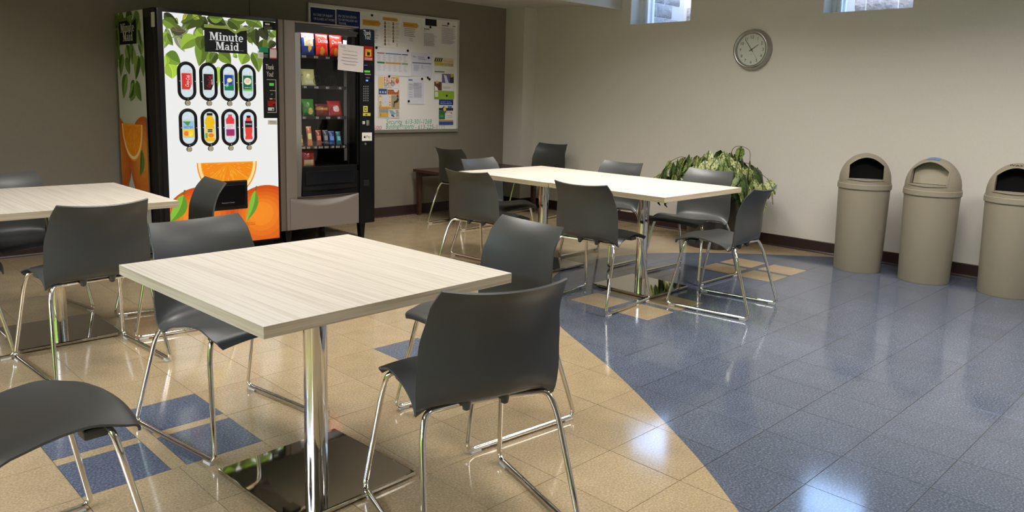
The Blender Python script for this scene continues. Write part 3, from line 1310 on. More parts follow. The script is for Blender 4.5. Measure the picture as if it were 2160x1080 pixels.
# arching stems outward: azimuth, reach, rise
nst = 24
for s in range(nst):
    az = 2 * pi * s / nst * 3 + rd.random() * .5
    reach = .20 + rd.random() * .30
    rise = .10 + rd.random() * .20
    if cos(az) > .3:
        reach = min(reach, .36)          # wall side
    p0 = Vector((cos(az) * .09, sin(az) * .09, .52))
    p1 = Vector((cos(az) * reach * .45, sin(az) * reach * .45, .52 + rise * 1.25))
    p2 = Vector((cos(az) * reach, sin(az) * reach, .52 + rise * .62))
    path = [p0 * (1 - t) ** 2 + p1 * 2 * t * (1 - t) + p2 * t * t for t in [i / 7 for i in range(8)]]
    stems.tube(path, [.0045 - .0004 * i for i in range(8)], M_stem, 5)
    for i in (4, 6, 7):
        a2 = az + (rd.random() - .5) * 2.0
        droop = -.5 - .9 * rd.random() - .10 * i
        d = Vector((cos(a2), sin(a2), droop))
        k = rd.choices([0, 1, 2], [2, 4, 4])[0] + 3 * rd.randrange(3)
        plant_leaf(path[i], d, Vector((cos(a2) * .6, sin(a2) * .6, 1)), k, .85 + rd.random() * .35)
# leaves hanging over the mound, tier upon tier
for n in range(118):
    az = n * 2.399963
    el = .12 + 1.35 * ((n + .5) / 118) ** 1.2
    k_ = .88 + rd.random() * .24
    q_ = Vector((.31 * cos(az) * cos(el) * k_, .46 * sin(az) * cos(el) * k_, .55 + .29 * sin(el) * k_))
    out_n = Vector((cos(az) * cos(el), sin(az) * cos(el) * .8, .35 + .6 * sin(el))).normalized()
    side = Vector((-sin(az), cos(az), 0)) * (rd.random() - .5) * 1.3
    d = Vector((cos(az) * .35, sin(az) * .35, -.9)) + side
    plant_leaf(q_, d, out_n + Vector(((rd.random() - .5) * .5, (rd.random() - .5) * .5, 0)), rd.choices([0, 1, 2], [4, 4, 3])[0] + 3 * rd.randrange(3), .80 + rd.random() * .32)
# taller sprigs on top
for (dx, dy, h, n) in ((-.05, .05, .26, 0), (.02, -.05, .33, 3), (.05, -.16, .28, 0), (-.03, .16, .24, 3), (0, .02, .28, 6)):
    p0 = Vector((dx * .4, dy * .4, .53))
    p2 = Vector((dx, dy, .53 + h))
    stems.tube([p0, (p0 + p2) / 2 + Vector((.01, .01, 0)), p2], [.004, .003, .002], M_stem, 5)
    plant_leaf(p2, Vector((-.15, rd.random() - .5, .9 if h > .33 else -.9)), Vector((-.75, -.6, .4)), n, .8)
    plant_leaf(p2 - Vector((0, 0, .05)), Vector((-.5, -.35, -.75)), Vector((-.75, -.6, .6)), 0, 1.0)
# long runners that arch out sideways
for pts in ([(-.02, .10, .60), (-.05, .30, .78), (-.06, .44, .74)], [(-.05, .2, .56), (-.10, .46, .62), (-.14, .60, .56)],
            [(.02, -.15, .60), (0, -.34, .72), (-.02, -.50, .66)], [(.0, -.1, .6), (-.02, -.16, .89), (-.03, -.32, .89), (-.03, -.33, .74)],
            [(-.03, -.2, .58), (-.05, -.40, .64), (-.06, -.47, .52)], [(-.06, .12, .60), (-.10, .36, .70), (-.12, .50, .62)]):
    path = catmull(pts, 6)
    stems.tube(path, .0028, M_stem, 5)
    e = path[-1]
    dr = (path[-1] - path[-3]).normalized()
    plant_leaf(e, dr + Vector((0, 0, -.6)), Vector((-.7, -.4, .7)), 3 * rd.randrange(3), .8)
    mid = path[len(path) // 2]
    plant_leaf(mid, Vector((-.3, dr.y * .5, -1)), Vector((-.8, -.4, .3)), 1, .8)
stems.obj('stems', pl, smooth=True)

# ================================================================== CORNER TABLE
ct = empty('corner_table', (5.70, 6.29, 0), label='low dark brown wooden table between two chairs in the far corner', category='table')
b = MB()
b.box(-.66, -.33, .470, .66, .30, .500, M_wood, bev=.004)
b.obj('tabletop', ct)
for sx in (-1, 1):
    for sy in (-1, 1):
        b = MB()
        x, y = sx * .605, -.29 if sy < 0 else .26
        vs = []
        for z, h in ((0, .019), (.47, .025)):
            vs += [(x - h, y - h, z), (x + h, y - h, z), (x + h, y + h, z), (x - h, y + h, z)]
        b.add(vs, [(0, 3, 2, 1), (4, 5, 6, 7), (0, 1, 5, 4), (1, 2, 6, 5), (2, 3, 7, 6), (3, 0, 4, 7)], M_wood)
        b.obj('leg', ct)
b = MB()
b.box(-.58, -.30, .415, .58, -.28, .47, M_wood)
b.box(-.58, .25, .415, .58, .27, .47, M_wood)
b.obj('apron', ct)

# ================================================================== CLOCK
ck = empty('wall_clock', (XB, 3.575, 1.777), -pi / 2, label='round silver wall clock with black numerals on the right wall', category='clock')
# local: X along the wall (right), -Y towards the room, Z up
TM = Matrix.Rotation(pi / 2, 4, 'X')          # lathe axis z -> -y
b = MB()
b.lathe([(.186, 0.0), (.187, .012), (.183, .030), (.176, .050), (.170, .062), (.163, .066), (.153, .064), (.146, .056), (.143, .044), (.143, .034)], M_alu, 72, TM)
b.obj('case', ck, smooth=True, angle=60)
b = MB()
b.lathe([(.144, .034), (.0, .034)], mat('clock_dial', (196, 198, 190), .5), 48, TM)
b.obj('dial', ck, fix=True)
p = Print((0, -.0345, 0), (1, 0, 0), (0, 0, 1))
for h in range(1, 13):
    a = pi / 2 - h * pi / 6
    p.text(str(h), .112 * cos(a), .112 * sin(a) - .0135, .027, (28, 26, 24), 1, align='C')
p.disc(0, -.042, .003, .003, (30, 28, 26), 1, 10)
p.obj('numerals', ck)
for nm, ang, ln, tail, wd, l in (('hour_hand', pi / 2 - 2 * pi * (1.9 / 12), .078, .026, .0065, 8), ('minute_hand', pi / 2 - 2 * pi * (54 / 60), .112, .022, .005, 14), ('second_hand', pi / 2 - 2 * pi * (24 / 60), .10, .02, .0014, 20)):
    b = MB()
    d = Vector((cos(ang), 0, sin(ang)))
    n_ = Vector((-sin(ang), 0, cos(ang)))
    y = -.0345 - .0004 * l
    q = [d * -tail - n_ * wd / 2, d * ln - n_ * wd * .3, d * ln + n_ * wd * .3, d * -tail + n_ * wd / 2]
    b.add([(v.x, y, v.z) for v in q] + [(v.x, y + .001, v.z) for v in q], [(0, 1, 2, 3), (7, 6, 5, 4), (0, 4, 5, 1), (1, 5, 6, 2), (2, 6, 7, 3), (3, 7, 4, 0)], mat('clock_hand', (20, 12, 12), .5))
    b.obj(nm, ck)

# slab serif letters for the sign: boxes and bent strokes on a unit height
def _r(x0, y0, x1, y1):
    return [(x0, y0), (x1, y0), (x1, y1), (x0, y1)]


def _arc(cx, cy, rx, ry, a0, a1, t, n=10):
    o = [(cx + rx * cos(radians(a0 + (a1 - a0) * i / n)), cy + ry * sin(radians(a0 + (a1 - a0) * i / n))) for i in range(n + 1)]
    q = [(cx + (rx - t) * cos(radians(a0 + (a1 - a0) * i / n)), cy + (ry - t * .7) * sin(radians(a0 + (a1 - a0) * i / n))) for i in range(n + 1)]
    return [[o[i], o[i + 1], q[i + 1], q[i]] for i in range(n)]


SF = .07
SLAB = {
    'M': (1.06, [_r(.10, 0, .20, 1), _r(.0, 0, .32, SF), _r(.0, 1 - SF, .20, 1), _r(.72, 0, .94, 1), _r(.62, 0, 1.04, SF), _r(.80, 1 - SF, 1.04, 1), [(.12, 1), (.34, 1), (.60, .22), (.48, .0)], [(.48, .0), (.60, .22), (.80, 1), (.72, 1)]]),
    'i': (.40, [_r(.10, 0, .28, .70), _r(.0, 0, .38, SF), _r(.0, .70 - SF, .20, .70), _r(.09, .82, .29, 1.0)]),
    'n': (.70, [_r(.08, 0, .25, .70), _r(.0, 0, .33, SF), _r(.0, .70 - SF, .2, .70), _r(.45, 0, .62, .48), _r(.38, 0, .70, SF)] + _arc(.40, .46, .22, .24, 0, 150, .15)),
    'u': (.70, [_r(.06, .22, .23, .70), _r(.0, .70 - SF, .2, .70), _r(.43, 0, .60, .70), _r(.36, .70 - SF, .5, .70), _r(.5, 0, .68, SF)] + _arc(.28, .24, .22, .24, 180, 330, .15)),
    't': (.46, [_r(.12, .14, .29, .92), _r(.0, .70 - SF, .42, .70)] + _arc(.30, .16, .18, .16, 180, 320, .13)),
    'e': (.62, [_r(.08, .32, .56, .40)] + _arc(.30, .35, .28, .36, 0, 320, .15, 16)),
    'a': (.66, [_r(.36, .05, .52, .50), _r(.45, 0, .64, SF)] + _arc(.30, .48, .22, .22, 0, 170, .13) + _arc(.25, .20, .23, .20, 0, 360, .13, 16)),
    'd': (.70, [_r(.42, 0, .59, 1.0), _r(.32, 1 - SF, .5, 1.0), _r(.5, 0, .68, SF)] + _arc(.28, .34, .26, .35, 0, 360, .14, 16)),
}


def slab(p, word, u, v, h, col, l, width):
    tot = sum(SLAB[c][0] for c in word)
    k = width / tot
    x = u
    for c in word:
        w_, polys = SLAB[c]
        for n_, q in enumerate(polys):
            p.poly([(x + a * k, v + b_ * h) for a, b_ in q], col, l + .05 * (n_ % 5))
        x += w_ * k


# ================================================================== DRINK MACHINE
MF = 5.72                                     # plane of both machine fronts
X0, X1, MZ0, MZ1 = 2.112, 3.026, .03, 1.853
dm = empty('drink_machine', ((X0 + X1) / 2, MF, 0), label='tall black drink vending machine with lit front of leaves and oranges', category='vending machine')
ox, oy = -(X0 + X1) / 2, -MF


def rel(b):
    b.v = [(x + ox, y + oy, z) for x, y, z in b.v]
    return b


M_cab = mat('black_steel', (10, 10, 13), .4, spec=.25)
M_lip = mat('black_gloss_trim', (17, 17, 22), .32, spec=.3)
b = MB()
b.box(X0 + .006, MF + .11, MZ0, X1 - .004, 6.575, MZ1 - .01, M_cab, bev=.004)
rel(b).obj('cabinet', dm)
b = MB()
b.box(X0, MF, MZ0 + .06, X1, MF + .10, MZ1, M_lip, bev=.010)
b.box(X0 + .004, MF + .055, MZ1 - .06, X0 + .03, MF + .28, MZ1 + .004, M_lip, bev=.004)
rel(b).obj('door', dm, smooth=True)
b = MB()
b.box(X0 + .02, MF + .05, 0, X1 - .02, MF + .55, MZ0, M_blackm)
rel(b).obj('kick_base', dm)
# front sign panel
px0, px1, pz0, pz1 = X0 + .038, X1 - .012, .105, 1.823
YF = MF - .004
p = Print((0, YF, 0), (1, 0, 0), (0, 0, 1), lit, step=.0005)
p.rect(px0, pz0, px1, pz1, (236, 237, 234), 0)


def fr(zx, zy):                                # zoomed front picture point -> panel plane
    return onY(220 + zx / 4.0, zy / 4.0, MF)


def fr2(zx, zy):
    return onY(220 + zx / 3.8575, 250 + zy / 3.8575, MF)


def clipx(pts, x0, x1, z0, z1):
    def cl(pts, ins, cut):
        out = []
        for i in range(len(pts)):
            a, c = pts[i - 1], pts[i]
            ia, ic = ins(a), ins(c)
            if ia != ic:
                out.append(cut(a, c))
            if ic:
                out.append(c)
        return out
    lx = lambda k: (lambda a, c: (k, a[1] + (c[1] - a[1]) * (k - a[0]) / (c[0] - a[0])))
    lz = lambda k: (lambda a, c: (a[0] + (c[0] - a[0]) * (k - a[1]) / (c[1] - a[1]), k))
    for ins, cut in ((lambda q: q[0] >= x0, lx(x0)), (lambda q: q[0] <= x1, lx(x1)), (lambda q: q[1] >= z0, lz(z0)), (lambda q: q[1] <= z1, lz(z1))):
        if len(pts) < 3:
            return []
        pts = cl(pts, ins, cut)
    return pts


def leaf_print(p, A, B, w, c1, c2, l, box, bend_=.12):
    A, B = Vector(A), Vector(B)
    d = B - A
    n = Vector((-d.y, d.x)).normalized()
    N = 9
    mid = [A + d * (i / N) + n * (bend_ * d.length * sin(pi * i / N)) for i in range(N + 1)]
    hw = [w * (sin(pi * (i / N) ** .75)) ** .9 if 0 < i < N else 0 for i in range(N + 1)]
    up = [mid[i] + n * hw[i] for i in range(N + 1)]
    dn = [mid[i] - n * hw[i] for i in range(N + 1)]
    for side, c in ((up, c1), (dn, c2)):
        q = clipx([tuple(v) for v in mid] + [tuple(v) for v in side[::-1][1:-1]], *box)
        if len(q) >= 3:
            p.poly(q, c, l)
    rib = clipx([tuple(mid[i] + n * .0012) for i in range(N + 1)] + [tuple(mid[i] - n * .0012) for i in range(N, -1, -1)], *box)
    if len(rib) >= 3:
        p.poly(rib, tuple(min(255, int(v * 1.25 + 12)) for v in c1), l + .4)


G1, G2, G3, G4, G5, G6 = (62, 78, 28), (88, 108, 38), (118, 146, 50), (152, 184, 62), (172, 206, 70), (44, 50, 26)
BX = (px0, px1, pz0, pz1)
leaves = [((500, 110), (625, 200), 42, G6, G1), ((490, 165), (610, 255), 48, G2, G3), ((555, 245), (690, 262), 34, (92, 84, 62), (70, 72, 46)), ((520, 265), (505, 390), 40, G3, G4),
          ((520, 280), (578, 385), 36, G2, G3), ((700, 105), (655, 175), 26, (186, 182, 70), (160, 160, 60)), ((815, 120), (690, 250), 66, G1, G2), ((850, 140), (765, 265), 46, G6, G1),
          ((782, 315), (640, 418), 60, G3, G4), ((800, 345), (795, 560), 58, G2, G3), ((835, 300), (810, 425), 50, G1, G2), ((860, 150), (1030, 215), 54, G1, G6), ((880, 150), (1000, 150), 34, G2, G3),
          ((1040, 165), (1140, 255), 58, G2, G1), ((1080, 160), (1200, 165), 34, G3, G2), ((1185, 165), (1335, 235), 52, G3, G2), ((1195, 300), (1285, 325), 46, G1, G2), ((1325, 165), (1430, 200), 34, G3, G2),
          ((1275, 240), (1290, 395), 44, G6, G1), ((1300, 240), (1372, 345), 48, G6, (54, 58, 34)), ((1205, 445), (1155, 545), 58, G3, G4), ((1245, 440), (1300, 612), 52, G3, G2), ((1340, 330), (1355, 470), 52, G2, G1),
          ((925, 448), (850, 535), 48, G2, G3), ((950, 448), (895, 535), 40, G1, G2), ((960, 448), (1065, 540), 56, G2, G3), ((515, 455), (640, 535), 74, (96, 128, 40), (122, 156, 52)), ((540, 540), (572, 665), 66, G5, G4),
          ((962, 560), (950, 745), 44, G5, G4), ((1135, 600), (1122, 775), 34, G5, G4), ((775, 245), (830, 300), 44, G3, G4), ((1400, 270), (1440, 315), 44, G3, G2), ((1440, 355), (1380, 410), 34, G6, G1),
          ((1110, 455), (1080, 480), 26, G3, G4), ((640, 190), (760, 130), 22, G2, G1), ((510, 470), (505, 560), 30, G4, G5), ((740, 120), (800, 160), 26, (150, 160, 50), G3)]
rdv = random.Random(14)
for n in range(34):
    A = Vector((px0 + (px1 - px0) * rdv.random(), pz1 - .02 - .17 * rdv.random() ** 1.5))
    an = -pi / 2 + (rdv.random() - .5) * 2.4
    L_ = .09 + .08 * rdv.random()
    B_ = A + Vector((cos(an), sin(an))) * L_
    g_ = rdv.choice([(128, 140, 96), (104, 118, 70), (152, 160, 122), (84, 96, 56), (140, 150, 84)])
    leaf_print(p, A, B_, .026, g_, tuple(int(v * .86) for v in g_), .15 + n * .02, BX, .1 if n % 2 else -.1)
for n, (a, c, w, c1, c2) in enumerate(leaves):
    A, B_ = fr(*a), fr(*c)
    wx = w / 4.0 / 263 * .92
    leaf_print(p, A, B_, wx, c1, c2, 1 + n * .3, BX, .10 if n % 2 else -.10)
for a, c in (((790, 130), (900, 215)), ((880, 135), (830, 340)), ((1240, 240), (1300, 170)), ((650, 200), (800, 130))):
    p.line(fr(*a), fr(*c), .004, (84, 84, 40), 12.6)
# logo plate
q = [fr(837, 232), fr(1197, 262), fr(1200, 455), fr(845, 437)]
lx0, lx1 = q[0][0], q[1][0]
lz0, lz1 = (q[2][1] + q[3][1]) / 2, (q[0][1] + q[1][1]) / 2
p.poly([(lx0, lz0), (lx1, lz0), (lx1, lz1 + .004), (lx1 - .05, lz1 - .006), (lx0 + .24, lz1 - .030), (lx0 + .18, lz1 + .002), (lx0, lz1)], (16, 17, 18), 14)
p.poly([(lx0, lz1), (lx0 + .18, lz1 + .002), (lx0 + .24, lz1 - .030), (lx1 - .05, lz1 - .006), (lx1, lz1 + .004), (lx1, lz1 + .024), (lx1 - .06, lz1 + .014), (lx0 + .24, lz1 - .010), (lx0 + .17, lz1 + .022), (lx0, lz1 + .024)], (122, 138, 52), 14.2)
LW = lx1 - lx0
slab(p, 'Minute', lx0 + LW * .115, lz0 + (lz1 - lz0) * .50, (lz1 - lz0) * .34, (205, 207, 206), 15, LW * .80)
slab(p, 'Maid', lx0 + LW * .25, lz0 + (lz1 - lz0) * .11, (lz1 - lz0) * .34, (205, 207, 206), 15, LW * .555)
p.text('TM/MD', lx0 + LW * .83, lz0 + (lz1 - lz0) * .11, .006, (150, 150, 150), 15)
# oranges
OR, OR2, OR3, PITH = (236, 112, 24), (246, 140, 36), (206, 78, 16), (252, 214, 140)


def fruit(cx, cz, rx, rz, l, box=BX):
    for k in range(7):
        t = k / 6
        col = tuple(int(OR3[i] + (OR2[i] - OR3[i]) * min(1, t * 1.15)) for i in range(3))
        s_ = 1 - .13 * k
        pts = [(cx + rx * s_ * cos(a) - .018 * k * .4, cz + rz * s_ * sin(a) + .02 * k * .4) for a in [2 * pi * i / 48 for i in range(48)]]
        qq = clipx(pts, *box)
        if len(qq) >= 3:
            p.poly(qq, col, l + .3 * k)


c = fr2(790, 830)
fruit(c[0], c[1], .283, .258, 2)
c = fr2(1310, 810)
fruit(c[0], c[1], .300, .268, 5)


def slice_(p, A, B_, depth, l, box):
    """half orange slice hanging below the line A-B"""
    A, B_ = Vector(A), Vector(B_)
    cen = (A + B_) / 2
    r = (B_ - A).length / 2
    ax = (B_ - A).normalized()
    dn = Vector((ax.y, -ax.x))

    def arc(s_, k0=0, k1=pi, n=26, o=0.0):
        return [tuple(cen + ax * (-r * s_ * cos(k0 + (k1 - k0) * i / n)) + dn * (depth * s_ * sin(k0 + (k1 - k0) * i / n) + o)) for i in range(n + 1)]
    for s_, col, dl in ((1, (243, 150, 40), 0), (.955, (252, 222, 160), .3), (.87, (244, 156, 38), .6)):
        qq = clipx(arc(s_), *box)
        p.poly(qq, col, l + dl)
    for k in range(5):
        a0, a1 = pi * (k / 5) + .035, pi * ((k + 1) / 5) - .035
        pts = [tuple(cen + dn * .012)] + arc(.84, a0, a1, 6)
        p.poly(clipx(pts, *box), (240, 136 + 8 * (k % 2), 18), l + .9)
    rd_ = random.Random(3)
    for k in range(46):
        a = rd_.random() * pi
        s0 = .15 + .6 * rd_.random()
        s1 = s0 + .06 + .06 * rd_.random()
        q0 = cen + ax * (-r * s0 * cos(a)) + dn * (depth * s0 * sin(a) + .006)
        q1 = cen + ax * (-r * s1 * cos(a)) + dn * (depth * s1 * sin(a) + .006)
        p.line(tuple(q0), tuple(q1), .0022, (254, 196, 84), l + 1.2)


slice_(p, fr2(748, 362), fr2(1237, 346), .272, 8, BX)
for A, B_, w, bd in ((fr2(640, 620), fr2(520, 850), .052, .1), (fr2(1225, 585), fr2(1150, 835), .036, .08)):
    leaf_print(p, A, B_, w, (96, 150, 40), (132, 186, 62), 9.6, BX, bd)
    p.line(A, (A[0] + .012, A[1] + .035), .012, (104, 106, 44), 10.2)
p.text('Please recycle', *fr2(1150, 855), .010, (110, 40, 10), 10.5, width=.075)
p.text('Veuillez recycler', *fr2(1140, 870), .010, (110, 40, 10), 10.5, width=.09)
rel(p.b)
p.obj('sign_panel', dm)
# selection windows and buttons
oval_x = [2.301, 2.4615, 2.619, 2.767]
DR = [('can', (206, 52, 48), 'Coca-Cola', (246, 240, 236)), ('can', (36, 22, 22), 'Coca-Cola zero', (196, 40, 40)), ('can', (36, 62, 150), 'Sprite', (220, 236, 120)), ('can', (24, 104, 62), 'CANADA DRY', (240, 232, 214)),
      ('can', (240, 200, 52), 'NESTEA', (34, 66, 140)), ('bottle', (236, 186, 24), 'Minute Maid', (20, 40, 20)), ('bottle', (222, 58, 60), 'vitaminwater', (90, 60, 90)), ('bottle', (226, 66, 58), 'POWERADE', (240, 240, 240))]
for rI, zc in enumerate((1.343, 1.005)):
    for cI, xc in enumerate(oval_x):
        hw, hz = .0560, .1290
        seq = []
        nseg = 16
        for i in range(nseg + 1):
            a = pi * i / nseg
            seq.append((xc + hw * cos(a), zc + hz - hw + hw * sin(a)))
        for i in range(nseg + 1):
            a = pi + pi * i / nseg
            seq.append((xc + hw * cos(a), zc - hz + hw + hw * sin(a)))
        b = MB()
        b.tube([(x, MF - .014, z) for x, z in seq], .0125, M_black, 8, closed=True)
        fo = rel(b).obj('selection_frame', dm, smooth=True, angle=80)
        pp = Print((0, MF - .0155, 0), (1, 0, 0), (0, 0, 1), lit, step=.0004)
        s_ = .90
        pp.poly([(xc + (x - xc) * s_, zc + (z - zc) * .93) for x, z in seq], (206, 222, 228), 0)
        rr_ = random.Random(rI * 7 + cI)
        for k in range(26):
            u, v = xc + (rr_.random() - .5) * .085, zc + (rr_.random() - .5) * .20
            pp.poly([(u + .010 * rr_.random(), v + .004), (u - .008, v + .009 * rr_.random()), (u - .002, v - .007)], (186, 204, 216) if k % 2 else (222, 234, 238), .4)
        kind, col, word, wc = DR[rI * 4 + cI]
        if kind == 'can':
            h, w_ = (.066, .037) if rI == 0 else (.068, .040)
            zz = zc if rI == 0 else zc - .008
            pp.poly([(xc - w_ * .86, zz - h), (xc + w_ * .86, zz - h), (xc + w_, zz - h * .9), (xc + w_, zz + h * .86), (xc + w_ * .84, zz + h), (xc - w_ * .84, zz + h), (xc - w_, zz + h * .86), (xc - w_, zz - h * .9)], (206, 206, 204), 1)
            if rI == 1:
                pp.rect(xc - w_, zz - h * .9, xc + w_, zz + h * .8, (150, 190, 214), 1.4)
                pp.rect(xc - w_, zz - h * .85, xc + w_, zz - h * .05, col, 1.8)
                pp.poly([(xc - w_, zz + h * .8), (xc + w_ * .5, zz + h * .8), (xc - w_ * .1, zz + h * .3)], (60, 150, 90), 2)
                pp.disc(xc - w_ * .4, zz - h * .5, .018, .018, (238, 120, 50), 2.0)
                pp.disc(xc + w_ * .35, zz - h * .55, .016, .020, (250, 226, 70), 2.2)
                pp.text(word, xc, zz + .004, .017, wc, 3, width=.066, align='C')
            else:
                pp.rect(xc - w_, zz - h * .9, xc + w_, zz + h * .86, col, 1.4)
                pp.rect(xc + w_ * .72, zz - h * .9, xc + w_ * .92, zz + h * .86, tuple(min(255, v + 60) for v in col), 1.6)
                if cI < 2:
                    pp.text('Coca-Cola', xc + .012, zz - h * .66, .026, wc, 3, width=.085, ang=pi / 2 - .12, shear=.2)
                    pp.poly([(xc + w_, zz - h * .3), (xc + w_ * .5, zz - h * .9), (xc + w_, zz - h * .9)], (238, 232, 230), 2)
                    if cI == 1:
                        pp.text('zero', xc + .030, zz - h * .3, .014, (235, 235, 235), 3, width=.038, ang=pi / 2)
                elif cI == 2:
                    pp.rect(xc - w_, zz - h * .9, xc + w_, zz - h * .2, (20, 122, 84), 1.8)
                    pp.disc(xc + .004, zz + .018, .020, .016, (226, 232, 90), 2.2)
                    pp.text('Sprite', xc - .018, zz - .036, .024, (240, 244, 250), 3, width=.064, ang=1.05)
                else:
                    pp.disc(xc, zz + .014, .030, .027, (240, 226, 200), 2.2)
                    pp.text('CANADA', xc, zz + .018, .010, (176, 40, 40), 3, width=.042, align='C')
                    pp.text('DRY', xc, zz + .003, .011, (176, 40, 40), 3, width=.026, align='C')
                    pp.text('GINGER ALE', xc, zz - .038, .007, (230, 230, 220), 3, width=.050, align='C')
                    pp.rect(xc - w_, zz - h * .9, xc + w_, zz - h * .72, (120, 190, 90), 1.8)
        else:
            if cI == 1:
                cap, prof = (26, 24, 22), [(.022, .108), (.022, .078), (.036, .055), (.038, .030), (.030, .012), (.034, -.005), (.038, -.060), (.036, -.104)]
            elif cI == 2:
                cap, prof = (214, 70, 74), [(.015, .098), (.015, .080), (.033, .062), (.033, .040), (.030, .034), (.033, .028), (.033, -.050), (.030, -.066)]
            else:
                cap, prof = (28, 24, 26), [(.016, .090), (.016, .072), (.028, .045), (.030, .030), (.029, -.030), (.025, -.062), (.030, -.078), (.029, -.094)]
            pp.poly([(xc + r, zc + z) for r, z in prof[::-1]] + [(xc - r, zc + z) for r, z in prof], col, 1)
            pp.rect(xc - prof[0][0], zc + prof[0][1] - .018, xc + prof[0][0], zc + prof[0][1], cap, 1.5)
            if cI == 1:
                pp.rect(xc - .037, zc - .078, xc + .037, zc - .008, (232, 204, 120), 1.5)
                pp.rect(xc - .018, zc - .034, xc + .018, zc - .012, (28, 44, 26), 2)
                pp.disc(xc + .006, zc - .058, .022, .016, (240, 130, 30), 2, a0=0)
                pp.rect(xc - .037, zc - .078, xc - .020, zc - .04, (120, 160, 60), 1.8)
                pp.text('Minute Maid', xc, zc - .027, .009, (230, 230, 226), 3, width=.032, align='C')
            elif cI == 2:
                pp.rect(xc - .033, zc - .014, xc + .033, zc + .026, (232, 214, 214), 1.5)
                pp.rect(xc - .033, zc - .058, xc + .033, zc - .014, (150, 46, 104), 1.5)
                pp.text('vitamin', xc - .026, zc + .006, .010, (140, 90, 120), 3, width=.044)
                pp.text('water', xc - .026, zc - .008, .010, (140, 90, 120), 3, width=.034)
            else:
                pp.rect(xc - .029, zc + .0, xc + .029, zc + .048, (30, 24, 28), 1.5)
                pp.text('POWERADE', xc, zc + .018, .012, (238, 238, 238), 3, width=.050, align='C')
        rel(pp.b)
        pp.obj('drink_picture', fo)
        # rivets
        b = MB()
        for u, v in ((xc - hw, zc), (xc + hw, zc), (xc, zc - hz)):
            b.lathe([(.0035, 0), (.003, .002), (.0005, .003)], mat('silver_rivet', (230, 230, 230), .3), 8, Matrix.Translation((u, MF - .029, v)) @ Matrix.Rotation(pi / 2, 4, 'X'))
        rel(b).obj('rivets', fo)
        b = MB()
        b.lathe([(.0195, 0), (.0195, .012), (.017, .014)], M_black, 20, Matrix.Translation((xc + .003, MF - .004, zc - hz - .029)) @ Matrix.Rotation(pi / 2, 4, 'X'))
        b.lathe([(.015, .013), (.0145, .019), (.0005, .020)], mat('beige_button', (186, 172, 142), .4), 20, Matrix.Translation((xc + .003, MF - .004, zc - hz - .029)) @ Matrix.Rotation(pi / 2, 4, 'X'))
        rel(b).obj('button', dm, smooth=True)
# dispensing door
a, c = fr2(885, 525), fr2(1157, 718)
b = MB()
b.box(a[0] - .03, MF - .030, c[1] - .01, c[0], MF - .006, a[1] + .012, M_black, bev=.010)
b.box(a[0] - .005, MF - .034, c[1] + .02, c[0] - .025, MF - .028, a[1] - .02, mat('smoked_flap', (5, 5, 6), .2, spec=.2), bev=.003)
dd = rel(b).obj('dispensing_door', dm)
pp = Print((0, MF - .0345, 0), (1, 0, 0), (0, 0, 1))
pp.text('Please push in / Poussez', a[0] + .05, c[1] + .045, .008, (190, 190, 190), 1, width=.10)
rel(pp.b)
pp.obj('lettering', dd)
# coin panel
cp0 = onY(553, 124, MF)
cp1 = onY(587, 249, MF)
b = MB()
b.box(cp0[0], MF - .016, cp1[1], X1 - .010, MF - .003, 1.62, M_black, bev=.003)
coin = rel(b).obj('payment_panel', dm)
pp = Print((0, MF - .0165, 0), (1, 0, 0), (0, 0, 1))
cx0, cx1 = cp0[0] + .026, X1 - .022
pp.text('Thank', (cx0 + cx1) / 2 - .012, 1.455, .040, (214, 212, 200), 1, width=.070, align='C')
pp.text('You!', (cx0 + cx1) / 2 - .012, 1.400, .040, (214, 212, 200), 1, width=.055, align='C')
z0, z1 = 1.118, 1.378
for u0, v0, u1, v1 in ((cx0, z1 - .004, cx1, z1), (cx1 - .005, z0, cx1, z1), (cx0, z0, cx1, z0 + .004)):
    pp.rect(u0, v0, u1, v1, (186, 184, 178), 1)
pp.rect(cx0 + .022, 1.285, cx1 - .018, 1.30, (26, 24, 24), 1)
for k in range(4):
    pp.rect(cx0 + .024 + k * .013, 1.288, cx0 + .032 + k * .013, 1.295, (190, 170, 150), 2)
pp.disc((cx0 + cx1) / 2, 1.262, .009, .007, (90, 92, 96), 2)
pp.rect(cx0 + .022, 1.222, cx0 + .046, 1.231, (196, 186, 110), 1)
pp.rect(cx0 + .056, 1.222, cx0 + .080, 1.231, (120, 90, 84), 1)
pp.rect(cx0 + .004, 1.166, cx1 - .008, 1.212, (132, 30, 22), 1)
pp.rect(cx1 - .032, 1.170, cx1 - .014, 1.190, (60, 20, 18), 2)
pp.rect(cx0 + .006, 1.134, cx1 - .022, 1.159, (196, 196, 194), 1)
pp.poly([(cx0 + .036, 1.138), (cx0 + .056, 1.138), (cx0 + .047, 1.154)], (20, 20, 20), 2)
rel(pp.b)
pp.obj('payment_labels', coin)
pp = Print((0, MF - .017, 0), (1, 0, 0), (0, 0, 1), lit)
pp.rect(cx0 + .020, 1.328, cx1 - .020, 1.350, (84, 176, 66), 1)
pp.text('-- --', cx0 + .048, 1.190, .012, (255, 90, 120), 2)
rel(pp.b)
pp.obj('display', coin)
# stickers
pp = Print((0, MF - .0155, 0), (1, 0, 0), (0, 0, 1))


def quad(pp, pts, col, l):
    pp.poly([onY(x, y, MF) for x, y in pts], col, l)


def sticker_done(label):
    global pp
    rel(pp.b)
    pp.obj('sticker', dm, label=label)
    pp = Print((0, MF - .0155, 0), (1, 0, 0), (0, 0, 1))


